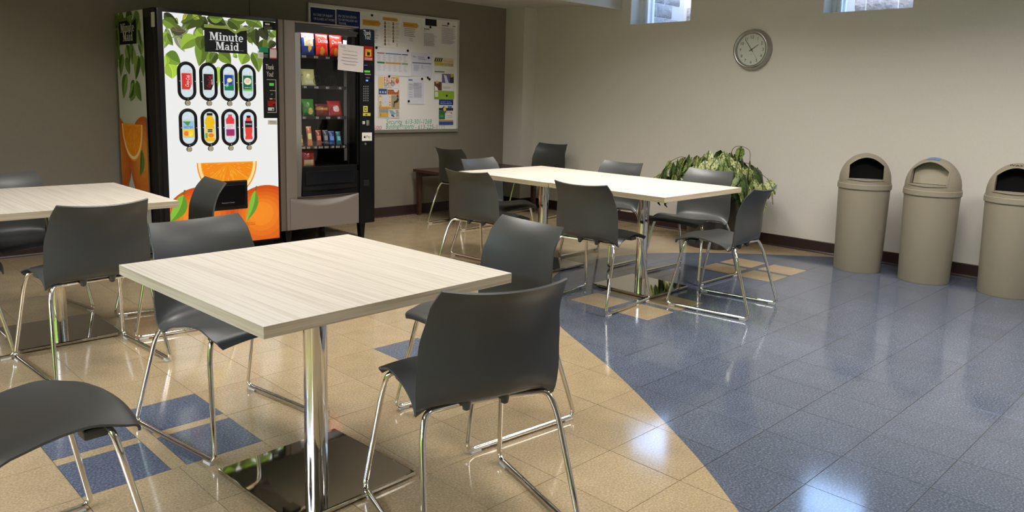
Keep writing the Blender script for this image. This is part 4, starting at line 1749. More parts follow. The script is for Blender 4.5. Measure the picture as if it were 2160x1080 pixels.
quad(pp, [(541.5, 107), (582, 108.5), (582, 124.5), (541.5, 123)], (214, 214, 214), 1)
quad(pp, [(544, 99), (563.5, 100), (563.5, 111.5), (544, 110.5)], (46, 138, 104), 2)
quad(pp, [(567, 101.5), (581, 102), (581, 124.5), (567, 124)], (206, 190, 188), 2)
quad(pp, [(567, 101.5), (581, 102), (581, 104), (567, 103.6)], (176, 60, 52), 3)
quad(pp, [(567, 121.5), (581, 122), (581, 124.5), (567, 124)], (176, 60, 52), 3)
for k in range(3):
    quad(pp, [(545, 114 + 2.6 * k), (563, 114.6 + 2.6 * k), (563, 115.4 + 2.6 * k), (545, 114.8 + 2.6 * k)], (150, 150, 150), 2)
sticker_done('white sticker with green and red corners')
quad(pp, [(552.5, 45.5), (579.5, 48), (579.5, 64.5), (552.5, 62)], (24, 24, 26), 1)
quad(pp, [(557, 49), (567, 49.8), (567, 53.5), (557, 52.7)], (196, 196, 196), 2)
for k in range(4):
    quad(pp, [(555, 55 + 1.9 * k), (572, 56.6 + 1.9 * k), (572, 57.4 + 1.9 * k), (555, 55.8 + 1.9 * k)], (120, 120, 120), 2)
sticker_done('small black information sticker')
quad(pp, [(563, 253), (583, 253.6), (583, 263), (563, 262.4)], (206, 202, 194), 1)
for k in range(3):
    quad(pp, [(566, 255 + 2.2 * k), (580, 255.4 + 2.2 * k), (580, 256.2 + 2.2 * k), (566, 255.8 + 2.2 * k)], (110, 104, 98), 2)
sticker_done('small white price sticker')
# side panel art (faces the left)
SX = X0 - .0005
pp = Print((SX, 0, 0), (0, -1, 0), (0, 0, 1), ink, step=.0005)


def sd(zx, zy):
    y, z = onX(220 + zx / 4.0, zy / 4.0, SX)
    return -y, z


def sd2(zx, zy):
    y, z = onX(220 + zx / 3.8575, 250 + zy / 3.8575, SX)
    return -y, z


su0, su1, sz0, sz1 = -6.573, -5.985, .10, 1.852
SB = (su0, su1, sz0, sz1)
pp.rect(su0, sz0, su1, sz1, (196, 196, 186), 0)
side = [((90, 110), (140, 260), 40), ((150, 100), (130, 230), 40), ((215, 85), (200, 200), 40), ((260, 90), (280, 240), 40), ((300, 160), (270, 330), 40), ((110, 230), (120, 430), 40),
        ((95, 330), (140, 520), 36), ((185, 380), (215, 545), 42), ((215, 375), (262, 480), 34), ((250, 400), (235, 545), 34), ((160, 455), (140, 650), 34), ((180, 490), (216, 630), 34), ((295, 470), (268, 675), 40),
        ((312, 460), (332, 650), 30), ((190, 625), (165, 835), 38), ((255, 675), (222, 850), 40), ((272, 680), (316, 855), 34), ((250, 700), (212, 825), 26), ((110, 480), (105, 620), 30), ((300, 330), (318, 470), 34), ((240, 130), (180, 170), 34), ((120, 150), (95, 200), 30), ((285, 250), (320, 400), 30)]
cols = [(112, 136, 62), (84, 108, 46), (64, 88, 40), (98, 124, 56), (132, 154, 78)]
for n, (a, c, w) in enumerate(side):
    leaf_print(pp, sd(*a), sd(*c), w / 4 / 235 * 1.45, cols[n % 5], cols[(n + 2) % 5], 1 + n * .3, SB, .08 if n % 2 else -.08)
q = [sd(125, 175), sd(268, 158), sd(278, 368), sd(135, 378)]
lx0, lx1 = (q[0][0] + q[3][0]) / 2, (q[1][0] + q[2][0]) / 2
lz0, lz1 = (q[2][1] + q[3][1]) / 2, (q[0][1] + q[1][1]) / 2 - .01
LW = lx1 - lx0
pp.poly([(lx0, lz0), (lx1, lz0), (lx1, lz1 + .01), (lx0 + LW * .68, lz1 - .03), (lx0 + LW * .5, lz1 + .004), (lx0, lz1)], (14, 14, 14), 9)
pp.poly([(lx0, lz1), (lx0 + LW * .5, lz1 + .004), (lx0 + LW * .68, lz1 - .03), (lx1, lz1 + .01), (lx1, lz1 + .03), (lx0 + LW * .68, lz1 - .012), (lx0 + LW * .5, lz1 + .026), (lx0, lz1 + .024)], (92, 106, 44), 9.3)
slab(pp, 'Minute', lx0 + LW * .10, lz0 + (lz1 - lz0) * .53, .066, (196, 194, 182), 10, LW * .80)
slab(pp, 'Maid', lx0 + LW * .22, lz0 + (lz1 - lz0) * .14, .066, (196, 194, 182), 10, LW * .58)
p = pp
OR, OR2, OR3 = (214, 120, 40), (222, 142, 54), (190, 92, 30)
c0, c1 = sd2(150, 560), sd2(318, 540)
fruit(c0[0] - .10, .74, .33, .335, 11, SB)
fruit(c1[0] + .085, .74, .33, .335, 14, SB)
slice_(pp, sd2(150, 38), sd2(322, 52), .285, 17, SB)
leaf_print(pp, sd2(318, 250), sd2(300, 470), .045, (96, 122, 54), (74, 100, 44), 19, SB)
rel(pp.b)
pp.obj('side_panel', dm)
# small white label on the corner post, antenna
pp = Print((X0 - .001, 0, 0), (0, -1, 0), (0, 0, 1))
pts = []
for x, y in ((319.5, 57), (327, 56.5), (326, 25), (318.5, 26)):
    yy, zz = onX(x, y, X0)
    pts.append((-yy, zz))
pp.poly(pts, (196, 190, 180), 1)
rel(pp.b)
pp.obj('serial_label', dm)
b = MB()
ax_, az_ = onY(526.5, 30, MF + .35)
b.tube([(ax_, MF + .35, MZ1 - .012), (ax_, MF + .35, MZ1 + .20)], [.0035, .002], M_black, 6)
b.lathe([(.012, 0), (.010, .02), (.004, .03)], M_black, 10, Matrix.Translation((ax_, MF + .35, MZ1 - .012)))
rel(b).obj('antenna', dm)

# ================================================================== SNACK MACHINE
NX0, NX1, NZ0, NZ1 = 3.042, 3.944, .150, 1.850
sm = empty('snack_machine', ((NX0 + NX1) / 2, MF, 0), label='grey and black glass front snack vending machine with bags on its shelves', category='vending machine')
ox = -(NX0 + NX1) / 2
M_sn = mat('taupe_grey_steel', (118, 108, 101), .42, spec=.4)
M_sn2 = mat('bronze_grey_steel', (98, 88, 78), .4, spec=.4)
M_dk = mat('dark_interior', (9, 9, 10), .7, spec=.2)
b = MB()
D1 = 6.57
b.box(NX0, MF + .09, NZ0, NX0 + .02, D1, NZ1, M_sn2)
b.box(NX1 - .02, MF + .09, NZ0, NX1, D1, NZ1 - .02, M_cab)
b.box(NX0, MF + .09, NZ1 - .03, NX1, D1, NZ1 - .012, M_sn2)
b.box(NX0, MF + .09, NZ0, NX1, D1, NZ0 + .03, M_dk)
b.box(NX0, D1 - .02, NZ0, NX1, D1, NZ1 - .02, M_dk)
b.box(NX0 + .02, MF + .60, NZ0, NX1 - .02, MF + .61, NZ1 - .03, M_dk)
b.box(NX1 - .215, MF + .09, NZ0, NX1 - .20, MF + .60, NZ1 - .03, M_dk)
b.box(NX0 + .02, MF + .09, .645, NX1 - .20, MF + .60, .655, M_dk)
rel(b).obj('cabinet', sm)
GX0, GX1, GZ0, GZ1 = 3.238, 3.772, .672, 1.766
SPX = 3.790
b = MB()
# left stile in two folded strips, top rail, window surround
b.box(NX0, MF + .01, NZ0, NX0 + .045, MF + .09, NZ1, M_sn2, bev=.006)
b.box(NX0 + .047, MF, NZ0, 3.186, MF + .09, NZ1, M_sn, bev=.008)
b.box(3.186, MF, GZ1 + .070, SPX, MF + .09, NZ1, M_sn, bev=.006)
rel(b).obj('door_frame', sm, smooth=True)
M_sur = mat('dark_window_surround', (52, 50, 48), .3)
b = MB()
ap = [(3.186, GZ1 + .072), (3.186, GZ1 + .01), (GX0, GZ1 - .002)]
arch = [(GX0 + (SPX - GX0) * k / 8, GZ1 - .002) for k in range(9)]
b.prism([(3.186, GZ1 + .070), (3.186, GZ1 - .01)] + arch + [(SPX, GZ1 + .036)] + [(SPX - (SPX - 3.186) * k / 8, GZ1 + .036 + .034 * sin(pi / 2 * k / 8)) for k in range(1, 8)], MF + .012, MF + .085, M_sur, 'XZ')
b.prism([(3.186, GZ1 + .02), (3.186, .424), (GX0 - .012, .424), (GX0, GZ0), (GX0, GZ1)], MF + .014, MF + .08, M_alu, 'XZ')
b.box(GX1, MF + .012, .62, SPX, MF + .085, GZ1 + .02, M_blackm)
rel(b).obj('window_surround', sm)
b = MB()
b.box(GX0 - .004, MF + .020, GZ0 - .004, GX1 + .004, MF + .025, GZ1 + .004, M_glass)
rel(b).obj('glass_pane', sm)
# delivery bay
b = MB()
b.box(GX0, MF + .012, .424, SPX, MF + .08, GZ0 - .002, M_black, bev=.003)
lip = []
for k in range(13):
    x = GX0 + (SPX - .02 - GX0) * k / 12
    lip.append((x, MF + .012 - .030 * sin(pi * k / 12), .472))
lip2 = [(x, y, z + .03) for x, y, z in lip]
n = len(lip)
b.add(lip + lip2 + [(x, MF + .03, .472) for x, y, z in lip] + [(x, MF + .03, .502) for x, y, z in lip],
      [(k, k + 1, n + k + 1, n + k) for k in range(n - 1)] + [(n + k, n + k + 1, 3 * n + k + 1, 3 * n + k) for k in range(n - 1)] + [(k, 2 * n + k, 2 * n + k + 1, k + 1) for k in range(n - 1)], M_lip)
bay = rel(b).obj('delivery_bay', sm)
b = MB()
b.box(GX0 + .03, MF + .004, .520, SPX - .05, MF + .014, .632, mat('dark_flap', (16, 18, 24), .2), bev=.004)
rel(b).obj('delivery_flap', bay)
# lower panel with its scooped top
b = MB()


def low(u, v):
    x = 3.118 + (SPX - .012 - 3.118) * u
    z = NZ0 + .004 + (.421 - NZ0 - .004) * v
    sc = max(0, v - (1 - .30 * sin(pi * u) ** .8)) / .30
    return (x, MF - .004 + .035 * min(1, sc * 1.6) if sc > 0 else MF - .004, z)


b.grid(low, 24, 26, M_sn)
b.add([(3.118, MF - .004, NZ0 + .004), (SPX - .012, MF - .004, NZ0 + .004), (SPX - .012, MF + .06, NZ0 + .004), (3.118, MF + .06, NZ0 + .004), (3.118, MF - .004, .421), (SPX - .012, MF - .004, .421), (SPX - .012, MF + .06, .421), (3.118, MF + .06, .421)],
      [(0, 3, 2, 1), (4, 5, 6, 7), (1, 2, 6, 5), (0, 4, 7, 3), (2, 3, 7, 6)], M_sn)
rel(b).obj('lower_panel', sm, smooth=True, angle=50)
# control column
b = MB()
b.box(SPX, MF - .006, NZ0 - .005, NX1, MF + .09, NZ1 - .018, M_black, bev=.005)
cc = rel(b).obj('control_column', sm)
b = MB()
hx = NX1 + .004
b.tube(bend([(NX1 - .004, MF + .03, 1.345), (hx + .012, MF + .03, 1.345), (hx + .012, MF + .03, 1.03), (NX1 - .004, MF + .03, 1.03)], .01), .005, M_black, 8)
rel(b).obj('door_handle', sm)
YC = MF - .0065
pp = Print((0, YC, 0), (1, 0, 0), (0, 0, 1))


def pa(x, y):
    return onY(x, y, MF - .006)


def rc(x0, y0, x1, y1, col, l):
    a, c = pa((x0 + x1) / 2, y0), pa((x0 + x1) / 2, y1)
    e, f_ = pa(x0, (y0 + y1) / 2), pa(x1, (y0 + y1) / 2)
    pp.rect(e[0], c[1], f_[0], a[1], col, l)


rc(765, 62, 787.5, 88, (26, 34, 50), 1)
a = pa(766.5, 73)
pp.text('Thank', a[0], a[1], .040, (216, 220, 222), 2, width=.076)
a = pa(769, 82.5)
pp.text('You!', a[0], a[1], .040, (216, 220, 222), 2, width=.060)
rc(767, 97.5, 786.5, 128, (158, 36, 36), 1)
rc(770.5, 104, 783, 119, (232, 176, 40), 2)
rc(774, 110, 780, 117, (60, 20, 20), 3)
a = pa(771, 109)
pp.text('Tap', a[0], a[1], .014, (120, 30, 24), 4, width=.03)
rc(769, 122, 785, 123.6, (226, 190, 190), 2)
rc(769, 125, 785, 126.4, (226, 190, 190), 2)
rc(767.5, 139, 785, 173, (20, 22, 26), 1)
rc(769, 155.5, 782, 158, (150, 146, 140), 2)
rc(772, 163, 780, 165, (110, 112, 116), 2)
for r in range(7):
    for c in range(3):
        x, y = 766 + c * 4.3, 181 + r * 4.9
        rc(x, y, x + 2.6, y + 3.0, (120, 122, 126), 2)
rc(766, 223.5, 775.5, 236.5, (206, 200, 96), 1)
rc(768.5, 226, 773, 234, (90, 90, 50), 2)
rc(769.8, 228, 771.8, 232, (220, 216, 150), 3)
rc(765.5, 238.2, 781.5, 244.4, (206, 200, 80), 1)
pp_a = pa(769, 243)
pp.poly([(pp_a[0], pp_a[1]), (pp_a[0] + .035, pp_a[1]), (pp_a[0] + .018, pp_a[1] + .014)], (80, 84, 40), 2)
rc(763.5, 279.5, 784.5, 297, (232, 230, 224), 1)
a = pa(773, 291.5)
pp.text('Pay', a[0], a[1], .026, (70, 68, 66), 2, width=.042)
a = pa(769.3, 289.2)
pp.disc(a[0], a[1], .0095, .0105, (24, 24, 24), 2)
pp.disc(a[0] + .0105, a[1] + .002, .0045, .0045, (232, 230, 224), 3, 12)
pp.disc(a[0] + .002, a[1] + .0135, .0020, .0042, (24, 24, 24), 2, 10)
rel(pp.b)
pp.obj('column_labels', cc)
pp = Print((0, YC - .0004, 0), (1, 0, 0), (0, 0, 1), lit)
rc(768.3, 148.7, 780.5, 152.8, (96, 190, 66), 2)
rc(771.5, 168, 776.5, 171.5, (120, 170, 255), 2)
rc(767.5, 136.5, 775, 138.5, (40, 90, 170), 2)
rel(pp.b)
pp.obj('display', cc)
b = MB()
for (x0, y0, x1, y1, M_) in ((764, 255.5, 769, 262, mat('white_button', (206, 204, 200), .4)), (772, 253.5, 778, 265, M_alu)):
    a, c = pa(x0, y1), pa(x1, y0)
    b.box(a[0], MF - .014, a[1], c[0], MF - .005, c[1], M_, bev=.002)
a = pa(770.5, 303.5)
b.lathe([(.011, 0), (.010, .006), (.001, .007)], M_alu, 16, Matrix.Translation((a[0], MF - .005, a[1])) @ Matrix.Rotation(pi / 2, 4, 'X'))
a, c = pa(767, 392), pa(778.5, 379)
b.box(a[0], MF - .010, a[1], c[0], MF - .004, c[1], mat('coin_return', (30, 30, 34), .3), bev=.002)
rel(b).obj('coin_slot', cc, smooth=True)
# legs
for x, y in ((3.12, MF + .06), (3.845, MF + .06), (3.12, 6.45), (3.845, 6.45)):
    b = MB()
    b.prism([(x - .016, 0), (x + .016, 0), (x + .030, NZ0), (x - .030, NZ0)], y - .02, y + .03, M_black, 'XZ')
    rel(b).obj('leg', sm)
# shelves with coils
SH = [1.598, 1.348, 1.095, .845]
M_coil = mat('black_wire_coil', (36, 36, 38), .3, .6)
for k, z in enumerate(SH + [.676]):
    b = MB()
    b.box(GX0 - .09, MF + .10, z - .018, GX1 - .06, MF + .58, z - .012, M_dk)
    b.box(GX0 - .09, MF + .085, z - .034, GX1 - .06, MF + .10, z - .006, M_black)
    sh = rel(b).obj('shelf', sm)
    pp = Print((0, MF + .0845, 0), (1, 0, 0), (0, 0, 1))
    nlab = 4 if k != 3 else 8
    rdl = random.Random(k)
    for c in range(nlab):
        x = GX0 + .015 + (GX1 - GX0 - .09) * (c + .35) / nlab
        for d in range(3):
            pp.rect(x + d * .014, z - .030, x + .009 + d * .014, z - .012, (190, 190, 190) if rdl.random() > .2 else (90, 90, 90), 1)
    rel(pp.b)
    pp.obj('price_labels', sh)
    if k in (1, 2, 0):
        for c in range(3):
            xc = GX0 + .07 + c * .155
            b = MB()
            pts = []
            for q_ in range(40):
                t = q_ / 39
                an = 2 * pi * t * 4 + pi / 2
                pts.append((xc + .042 * cos(an), MF + .105 + .30 * t, z + .040 + .040 * sin(an)))
            b.tube(pts, .0024, M_coil, 5)
            rel(b).obj('coil', sh, smooth=True)
# light tube at the top and the upright one
M_tube = mat('light_tube', (255, 255, 255), .4, emit=(244, 246, 255), estr=45.0)
b = MB()
b.lathe([(.008, 0), (.008, GX1 - GX0 - .02)], M_tube, 12, Matrix.Translation((GX0 + .01, MF + .097, GZ1 + .022)) @ Matrix.Rotation(pi / 2, 4, 'Y'))
rel(b).obj('light_tube', sm, label='white light tube along the top of the snack window')
b = MB()
a = onY(725, 80, MF + .10)
b.box(a[0], MF + .10, 1.62, a[0] + .034, MF + .11, 1.735, mat('lit_strip', (255, 255, 255), .4, emit=(226, 222, 250), estr=1.0))
b.box(a[0], MF + .10, .70, a[0] + .034, MF + .11, 1.62, mat('unlit_strip', (92, 92, 96), .4))
rel(b).obj('side_light_strip', sm)
# notice taped on the glass
pn = empty('paper_notice', (onY(739, 150, MF - .012)[0], MF - .012, onY(739, 150, MF - .012)[1]), label='white paper notice taped across the snack window and control column', category='notice')
q = [onY(x, y, MF - .012) for x, y in ((712, 147), (766, 153), (767, 98), (713.8, 91.7))]
bx_, bz_ = pn.location.x, pn.location.z
b = MB()
Mp = mat('pinkish_white_paper', (226, 216, 218), .8)
vs = [(x - bx_, 0, z - bz_) for x, z in q]
b.add(vs + [(x, .0006, z) for x, y, z in vs], [(0, 1, 2, 3), (7, 6, 5, 4), (0, 4, 5, 1), (1, 5, 6, 2), (2, 6, 7, 3), (3, 7, 4, 0)], Mp)
b.obj('sheet', pn)
O = Vector((q[0][0] - bx_, -.0004, q[0][1] - bz_))
Uv = Vector((q[1][0] - q[0][0], 0, q[1][1] - q[0][1]))
PWd = Uv.length
Uv.normalize()
pp = Print(O, Uv, Vector((-Uv.z, 0, Uv.x)))
pp.rect(.022, .190, .026, .206, (90, 84, 88), 1)
pp.lines(.030, .075, .186, .208, 3, (140, 130, 134), 1, .3)
pp.text('Coinless vending machine notice', .045, .162, .0085, (70, 66, 70), 1, width=.145)
for k, (a, c) in enumerate(((.04, .19), (.035, .195), (.03, .20), (.05, .18))):
    z = .134 - k * .027
    pp.rect(a, z, c, z + .0034, (120, 112, 116), 1)
    pp.rect(a + .01, z - .005, c - .015, z - .003, (176, 168, 172), 1)
pp.obj('print', pn)


# snack bags: pillows whose faces carry the printed colours
def bag(name, cat, lab, x, z, w, h, d, colfn, word=None, wcol=(255, 255, 255), wpos=.62, wsz=.16, tilt=.1, Y=MF + .135, group='snacks on the machine shelves', rz=0.0):
    o = empty(name, (x, Y, z + .002), rz, label=lab, category=cat, group=group)
    NU_, NV_ = 14, 20
    rdb = random.Random(sum(map(ord, lab)))
    nz = [[rdb.random() for _ in range(NU_ + 1)] for _ in range(NV_ + 1)]

    def surf(u, v, s=1):
        cu = sin(pi * u) ** .6 if 0 < u < 1 else 0
        cv = min(1, sin(pi * min(max((v - .03) / .94, 0), 1)) ** .45 * 1.0) if .03 < v < .97 else 0
        t = d / 2 * cu * cv
        i, j = min(NU_, int(round(u * NU_))), min(NV_, int(round(v * NV_)))
        t *= .88 + .24 * nz[j][i] if 0 < i < NU_ and 0 < j < NV_ else 1
        xx = (u - .5) * w * (1 - .07 * cv)
        zz = v * h
        yy = -s * t + zz * sin(tilt)
        return (xx, yy, zz * cos(tilt))
    b = MB()
    b.grid(lambda u, v: surf(u, v, 1), NU_, NV_, None, lambda u, v: mat('foil_print', colfn(u, v), .28, spec=.6))
    b.grid(lambda u, v: surf(u, v, -1), NU_, NV_, mat('foil_back', colfn(.02, .5), .3))
    b.obj('pouch', o, smooth=True, fix=False, angle=80)
    if word:
        vs, fs, wd = text_geo(word)
        b = MB()
        pts = []
        for q in vs:
            u = .5 + (q.x / wd - .5) * .82
            v = wpos + q.y / .7 * wsz * .5
            s_ = surf(min(max(u, .02), .98), v, 1)
            # the highest point nearby keeps the letters on the foil
            pts.append((s_[0], s_[1] - .0115, s_[2]))
        b.add(pts, fs, mat('foil_lettering', wcol, .4))
        b.obj('lettering', o, fix=False)
    return o


def bag_at(name, cat, lab, x0, y0, x1, y1, d, colfn, shelf, Yb=MF + .135, **k):
    a = onY((x0 + x1) / 2, y1, Yb)
    w = onY(x1, (y0 + y1) / 2, Yb)[0] - onY(x0, (y0 + y1) / 2, Yb)[0]
    h = onY((x0 + x1) / 2, y0, Yb)[1] - a[1]
    z = (shelf - .012)
    return bag(name, cat, lab, a[0], z, w, max(.05, h + (a[1] - z) - .004), d, colfn, Y=Yb, **k)


def c_lays(u, v):
    if v < .42:
        return (36, 64, 156) if (u - .55) ** 2 * 1.5 + (v - .34) ** 2 > .03 else (250, 214, 90)
    if v > .74:
        return (226, 60, 90) if (u + v) % .3 < .16 else (240, 200, 205)
    return (248, 232, 190) if abs(u - .5) < .34 else (60, 90, 180)


def c_dor(u, v):
    if (u - .45) ** 2 + (v - .22) ** 2 < .03:
        return (250, 170, 50)
    if v > .86 or v < .08:
        return (196, 24, 18)
    return (232, 54, 30)


def c_pale(u, v):
    return (214, 218, 150) if v > .3 or abs(u - .5) > .3 else (232, 232, 196)


def c_green(u, v):
    if (u - .62) ** 2 + (v - .3) ** 2 < .045:
        return (226, 200, 120)
    return (64, 150, 52) if v > .2 else (40, 104, 44)


def c_nuts(u, v):
    return (214, 150, 60) if .5 < v < .68 else (120, 26, 26)


def c_red(u, v):
    if (u - .5) ** 2 + (v - .5) ** 2 < .05:
        return (232, 200, 190)
    return (190, 30, 26)


S0 = SH
bag_at('chip_bag', 'snack bag', 'blue and cream chip bag at the left end of the lit top shelf', 636, 66, 663.5, 112, .05, c_lays, S0[0], word="Lay's", wcol=(250, 240, 240), wpos=.70, wsz=.34, tilt=.05)
bag_at('chip_bag', 'snack bag', 'red tortilla chip bag in the middle of the lit top shelf', 666, 68, 692.5, 114, .05, c_dor, S0[0], word='Doritos', wpos=.56, wsz=.36, tilt=.05)
bag_at('chip_bag', 'snack bag', 'red tortilla chip bag half behind the paper notice on the top shelf', 695, 72, 722, 117, .05, c_dor, S0[0], word='Doritos', wpos=.56, wsz=.36, tilt=.05)
bag_at('chip_bag', 'snack bag', 'pale yellow bag alone on the second shelf', 636, 144, 667, 178, .05, c_pale, S0[1], tilt=.25)
bag_at('chip_bag', 'snack bag', 'green snack bag at the left of the third shelf', 638, 208, 664, 243, .05, c_green, S0[2], tilt=.15)
bag_at('chip_bag', 'snack bag', 'small dark red bag in the middle of the third shelf', 667, 218, 694, 243, .045, c_nuts, S0[2], tilt=.2)
bag_at('chip_bag', 'snack bag', 'large red bag at the right of the third shelf', 694, 211, 724, 243, .05, c_red, S0[2], tilt=.3)
bars = [((632, 640), (196, 160, 40), 'Snickers', 'yellow wrapped bar at the left of the fourth shelf', 284), ((649, 660), (226, 130, 80), 'KitKat', 'tall orange and cream packet on the fourth shelf', 266), ((668, 679.5), (150, 60, 46), 'Twix', 'brown red packet on the fourth shelf', 274),
        ((683, 694), (70, 72, 80), 'Oreo', 'black and white packet on the fourth shelf', 274), ((695, 707), (40, 70, 150), 'Oreo', 'dark blue packet with a round biscuit on the fourth shelf', 276), ((710, 721), (38, 110, 118), 'Mints', 'teal packet at the right of the fourth shelf', 277)]
for (xa, xb), col, word, lab, yt in bars:
    c2 = tuple(min(255, int(v * 1.5 + 60)) for v in col)
    bag_at('candy_packet', 'snack', lab, xa, yt, xb, 305, .025, (lambda c, c2: lambda u, v: c2 if abs(v - .5) < .14 and abs(u - .5) < .36 or v > .93 else c)(col, c2), S0[3], tilt=.18, group='packets on the fourth shelf')
bag_at('chip_bag', 'snack bag', 'red and cream bag on the lowest shelf', 636, 316, 665, 346, .05, lambda u, v: (226, 206, 160) if v < .4 and abs(u - .5) < .36 else (160, 44, 34), .676, tilt=.15)

# ================================================================== WHITEBOARD AND NOTICES
BX0, BX1, BZ0, BZ1 = 3.826, 5.690, .886, 2.116
YB = YA - .018
wb = empty('whiteboard', ((BX0 + BX1) / 2, YA, BZ0), label='white board in an aluminium frame on the back wall, covered with notices', category='whiteboard')
ox, oy = -(BX0 + BX1) / 2, -YA


def relw(b):
    b.v = [(x + ox, y + oy, z - BZ0) for x, y, z in b.v]
    return b


b = MB()
b.box(BX0 + .01, YB, BZ0 + .01, BX1 - .01, YA - .002, BZ1 - .01, M_board)
relw(b).obj('board', wb)
for (x0, z0, x1, z1) in ((BX0, BZ1 - .022, BX1, BZ1), (BX0, BZ0, BX1, BZ0 + .035), (BX0, BZ0 + .035, BX0 + .022, BZ1 - .022), (BX1 - .022, BZ0 + .035, BX1, BZ1 - .022)):
    b = MB()
    b.box(x0, YB - .008, z0, x1, YA - .001, z1, M_alu if z1 - z0 > .03 and z0 == BZ0 else mat('satin_frame', (196, 195, 190), .4, .3), bev=.003)
    relw(b).obj('frame_rail', wb)
pp = Print((0, YB - .0005, 0), (1, 0, 0), (0, 0, 1))


def zb(zx, zy):                               # zoomed lower board picture -> board plane
    return onY(770 + zx / 6.353, 130 + zy / 6.353, YB)


GR, GR2 = (70, 160, 136), (60, 150, 120)
a, c = zb(282, 832), zb(495, 832)
pp.text('Security', a[0], a[1] - .002, .050, GR, 1, width=c[0] - a[0], shear=.15)
a, c = zb(538, 835), zb(888, 830)
pp.text('613-301-1268', a[0], a[1], .050, GR, 1, width=c[0] - a[0], shear=.12)
a, c = zb(278, 905), zb(655, 905)
pp.text('Building/Property', a[0], a[1] + .004, .052, GR2, 1, width=c[0] - a[0], shear=.15)
a, c = zb(668, 905), zb(935, 900)
pp.text('- 613-225-', a[0], a[1], .048, GR2, 1, width=c[0] - a[0], shear=.12)
a, c = zb(945, 905), zb(1070, 900)
pp.text('8115', a[0], a[1], .046, (176, 190, 180), 1, width=c[0] - a[0], shear=.1)
a, c = zb(110, 912), zb(220, 912)
pp.text('500', a[0], a[1], .040, (206, 90, 110), 1, width=c[0] - a[0], shear=.1)
relw(pp.b)
pp.obj('handwriting', wb)


def sheet(lab, cat, corners, col, group='notices on the white board', lift=.002, plate=True):
    """corners: photo points of lower left and upper right; returns a Print on the sheet"""
    (xa, ya), (xb, yb) = corners
    xm, ym = (xa + xb) / 2, (ya + yb) / 2
    u0, u1 = onY(xa, ym, YB)[0], onY(xb, ym, YB)[0]
    v0, v1 = onY(xm, ya, YB)[1], onY(xm, yb, YB)[1]
    o = empty('notice', ((u0 + u1) / 2, YB - lift, v0), label=lab, category=cat, group=group)
    b = MB()
    w, h = u1 - u0, v1 - v0
    # a sheet with a slight curl at its foot
    b.grid(lambda u, v: ((u - .5) * w, -.0012 - .006 * (1 - v) ** 4 * abs(u - .3), v * h), 4, 6, mat('notice_paper', col, .75, spec=.2))
    b.grid(lambda u, v: ((u - .5) * w, -.0004 - .006 * (1 - v) ** 4 * abs(u - .3), v * h), 4, 6, mat('notice_paper', col, .75, spec=.2))
    b.obj('paper', o, smooth=True, fix=False)
    q = Print((-w / 2, -.0075 if False else -.0022, 0), (1, 0, 0), (0, 0, 1), step=.0003)
    # follow the curl: printing sits just above the paper
    base = q.P

    def P2(u, v, l):
        p_ = base(u, v, l)
        t, uu = v / h, u / w
        return Vector((p_.x, p_.y - .006 * max(0, 1 - t) ** 4 * abs(uu - .3) - (.0012 if t < .4 else 0), p_.z))
    q.P = P2
    return o, q, w, h


def done(o, q):
    q.obj('print', o)


W_ = (222, 221, 217)
INK = (140, 140, 140)
# upper row
o, q, w, h = sheet('dark blue poster reading IN CASE OF INJURY OR ILLNESS AT WORK', 'poster', ((655, 70), (707, 17.8)), (34, 44, 88))
q.text('IN CASE OF INJURY', .03, h - .075, .022, (196, 200, 214), 1, width=w * .78)
q.text('OR ILLNESS AT WORK', .03, h - .112, .022, (196, 200, 214), 1, width=w * .86)
q.text('1', w * .34, h - .185, .035, (96, 170, 180), 1)
q.ring(w * .18, h - .168, .014, .020, (70, 84, 130), 1)
q.text('Get medical help', w * .46, h - .158, .012, (196, 200, 214), 1, width=w * .38)
q.lines(w * .46, w * .94, h - .20, h - .165, 3, (110, 118, 150))
q.lines(w * .1, w * .94, .03, h - .22, 7, (90, 98, 134))
done(o, q)
o, q, w, h = sheet('dark blue poster reading EN CAS DE LÉSION, right of its English twin', 'poster', ((709.5, 72), (759, 22.5)), (34, 46, 92))
q.text('EN CAS DE LÉSION', .02, h - .070, .022, (196, 200, 214), 1, width=w * .76)
q.text('OU DE MALADIE AU', .02, h - .104, .022, (196, 200, 214), 1, width=w * .80)
q.text('TRAVAIL', .02, h - .138, .022, (196, 200, 214), 1, width=w * .34)
q.text('1', w * .27, h - .200, .035, (96, 190, 160), 1)
q.ring(w * .14, h - .186, .014, .020, (70, 84, 130), 1)
q.text('Obtenir des soins', w * .40, h - .176, .012, (196, 200, 214), 1, width=w * .40)
q.lines(w * .40, w * .94, h - .22, h - .185, 3, (110, 118, 150))
done(o, q)


def arrow(q, u0, u1, v0, v1, col=(206, 152, 66)):
    q.poly([(u0, v0), (u1 - (v1 - v0) * .4, v0), (u1, (v0 + v1) / 2), (u1 - (v1 - v0) * .4, v1), (u0, v1)], col, 1)


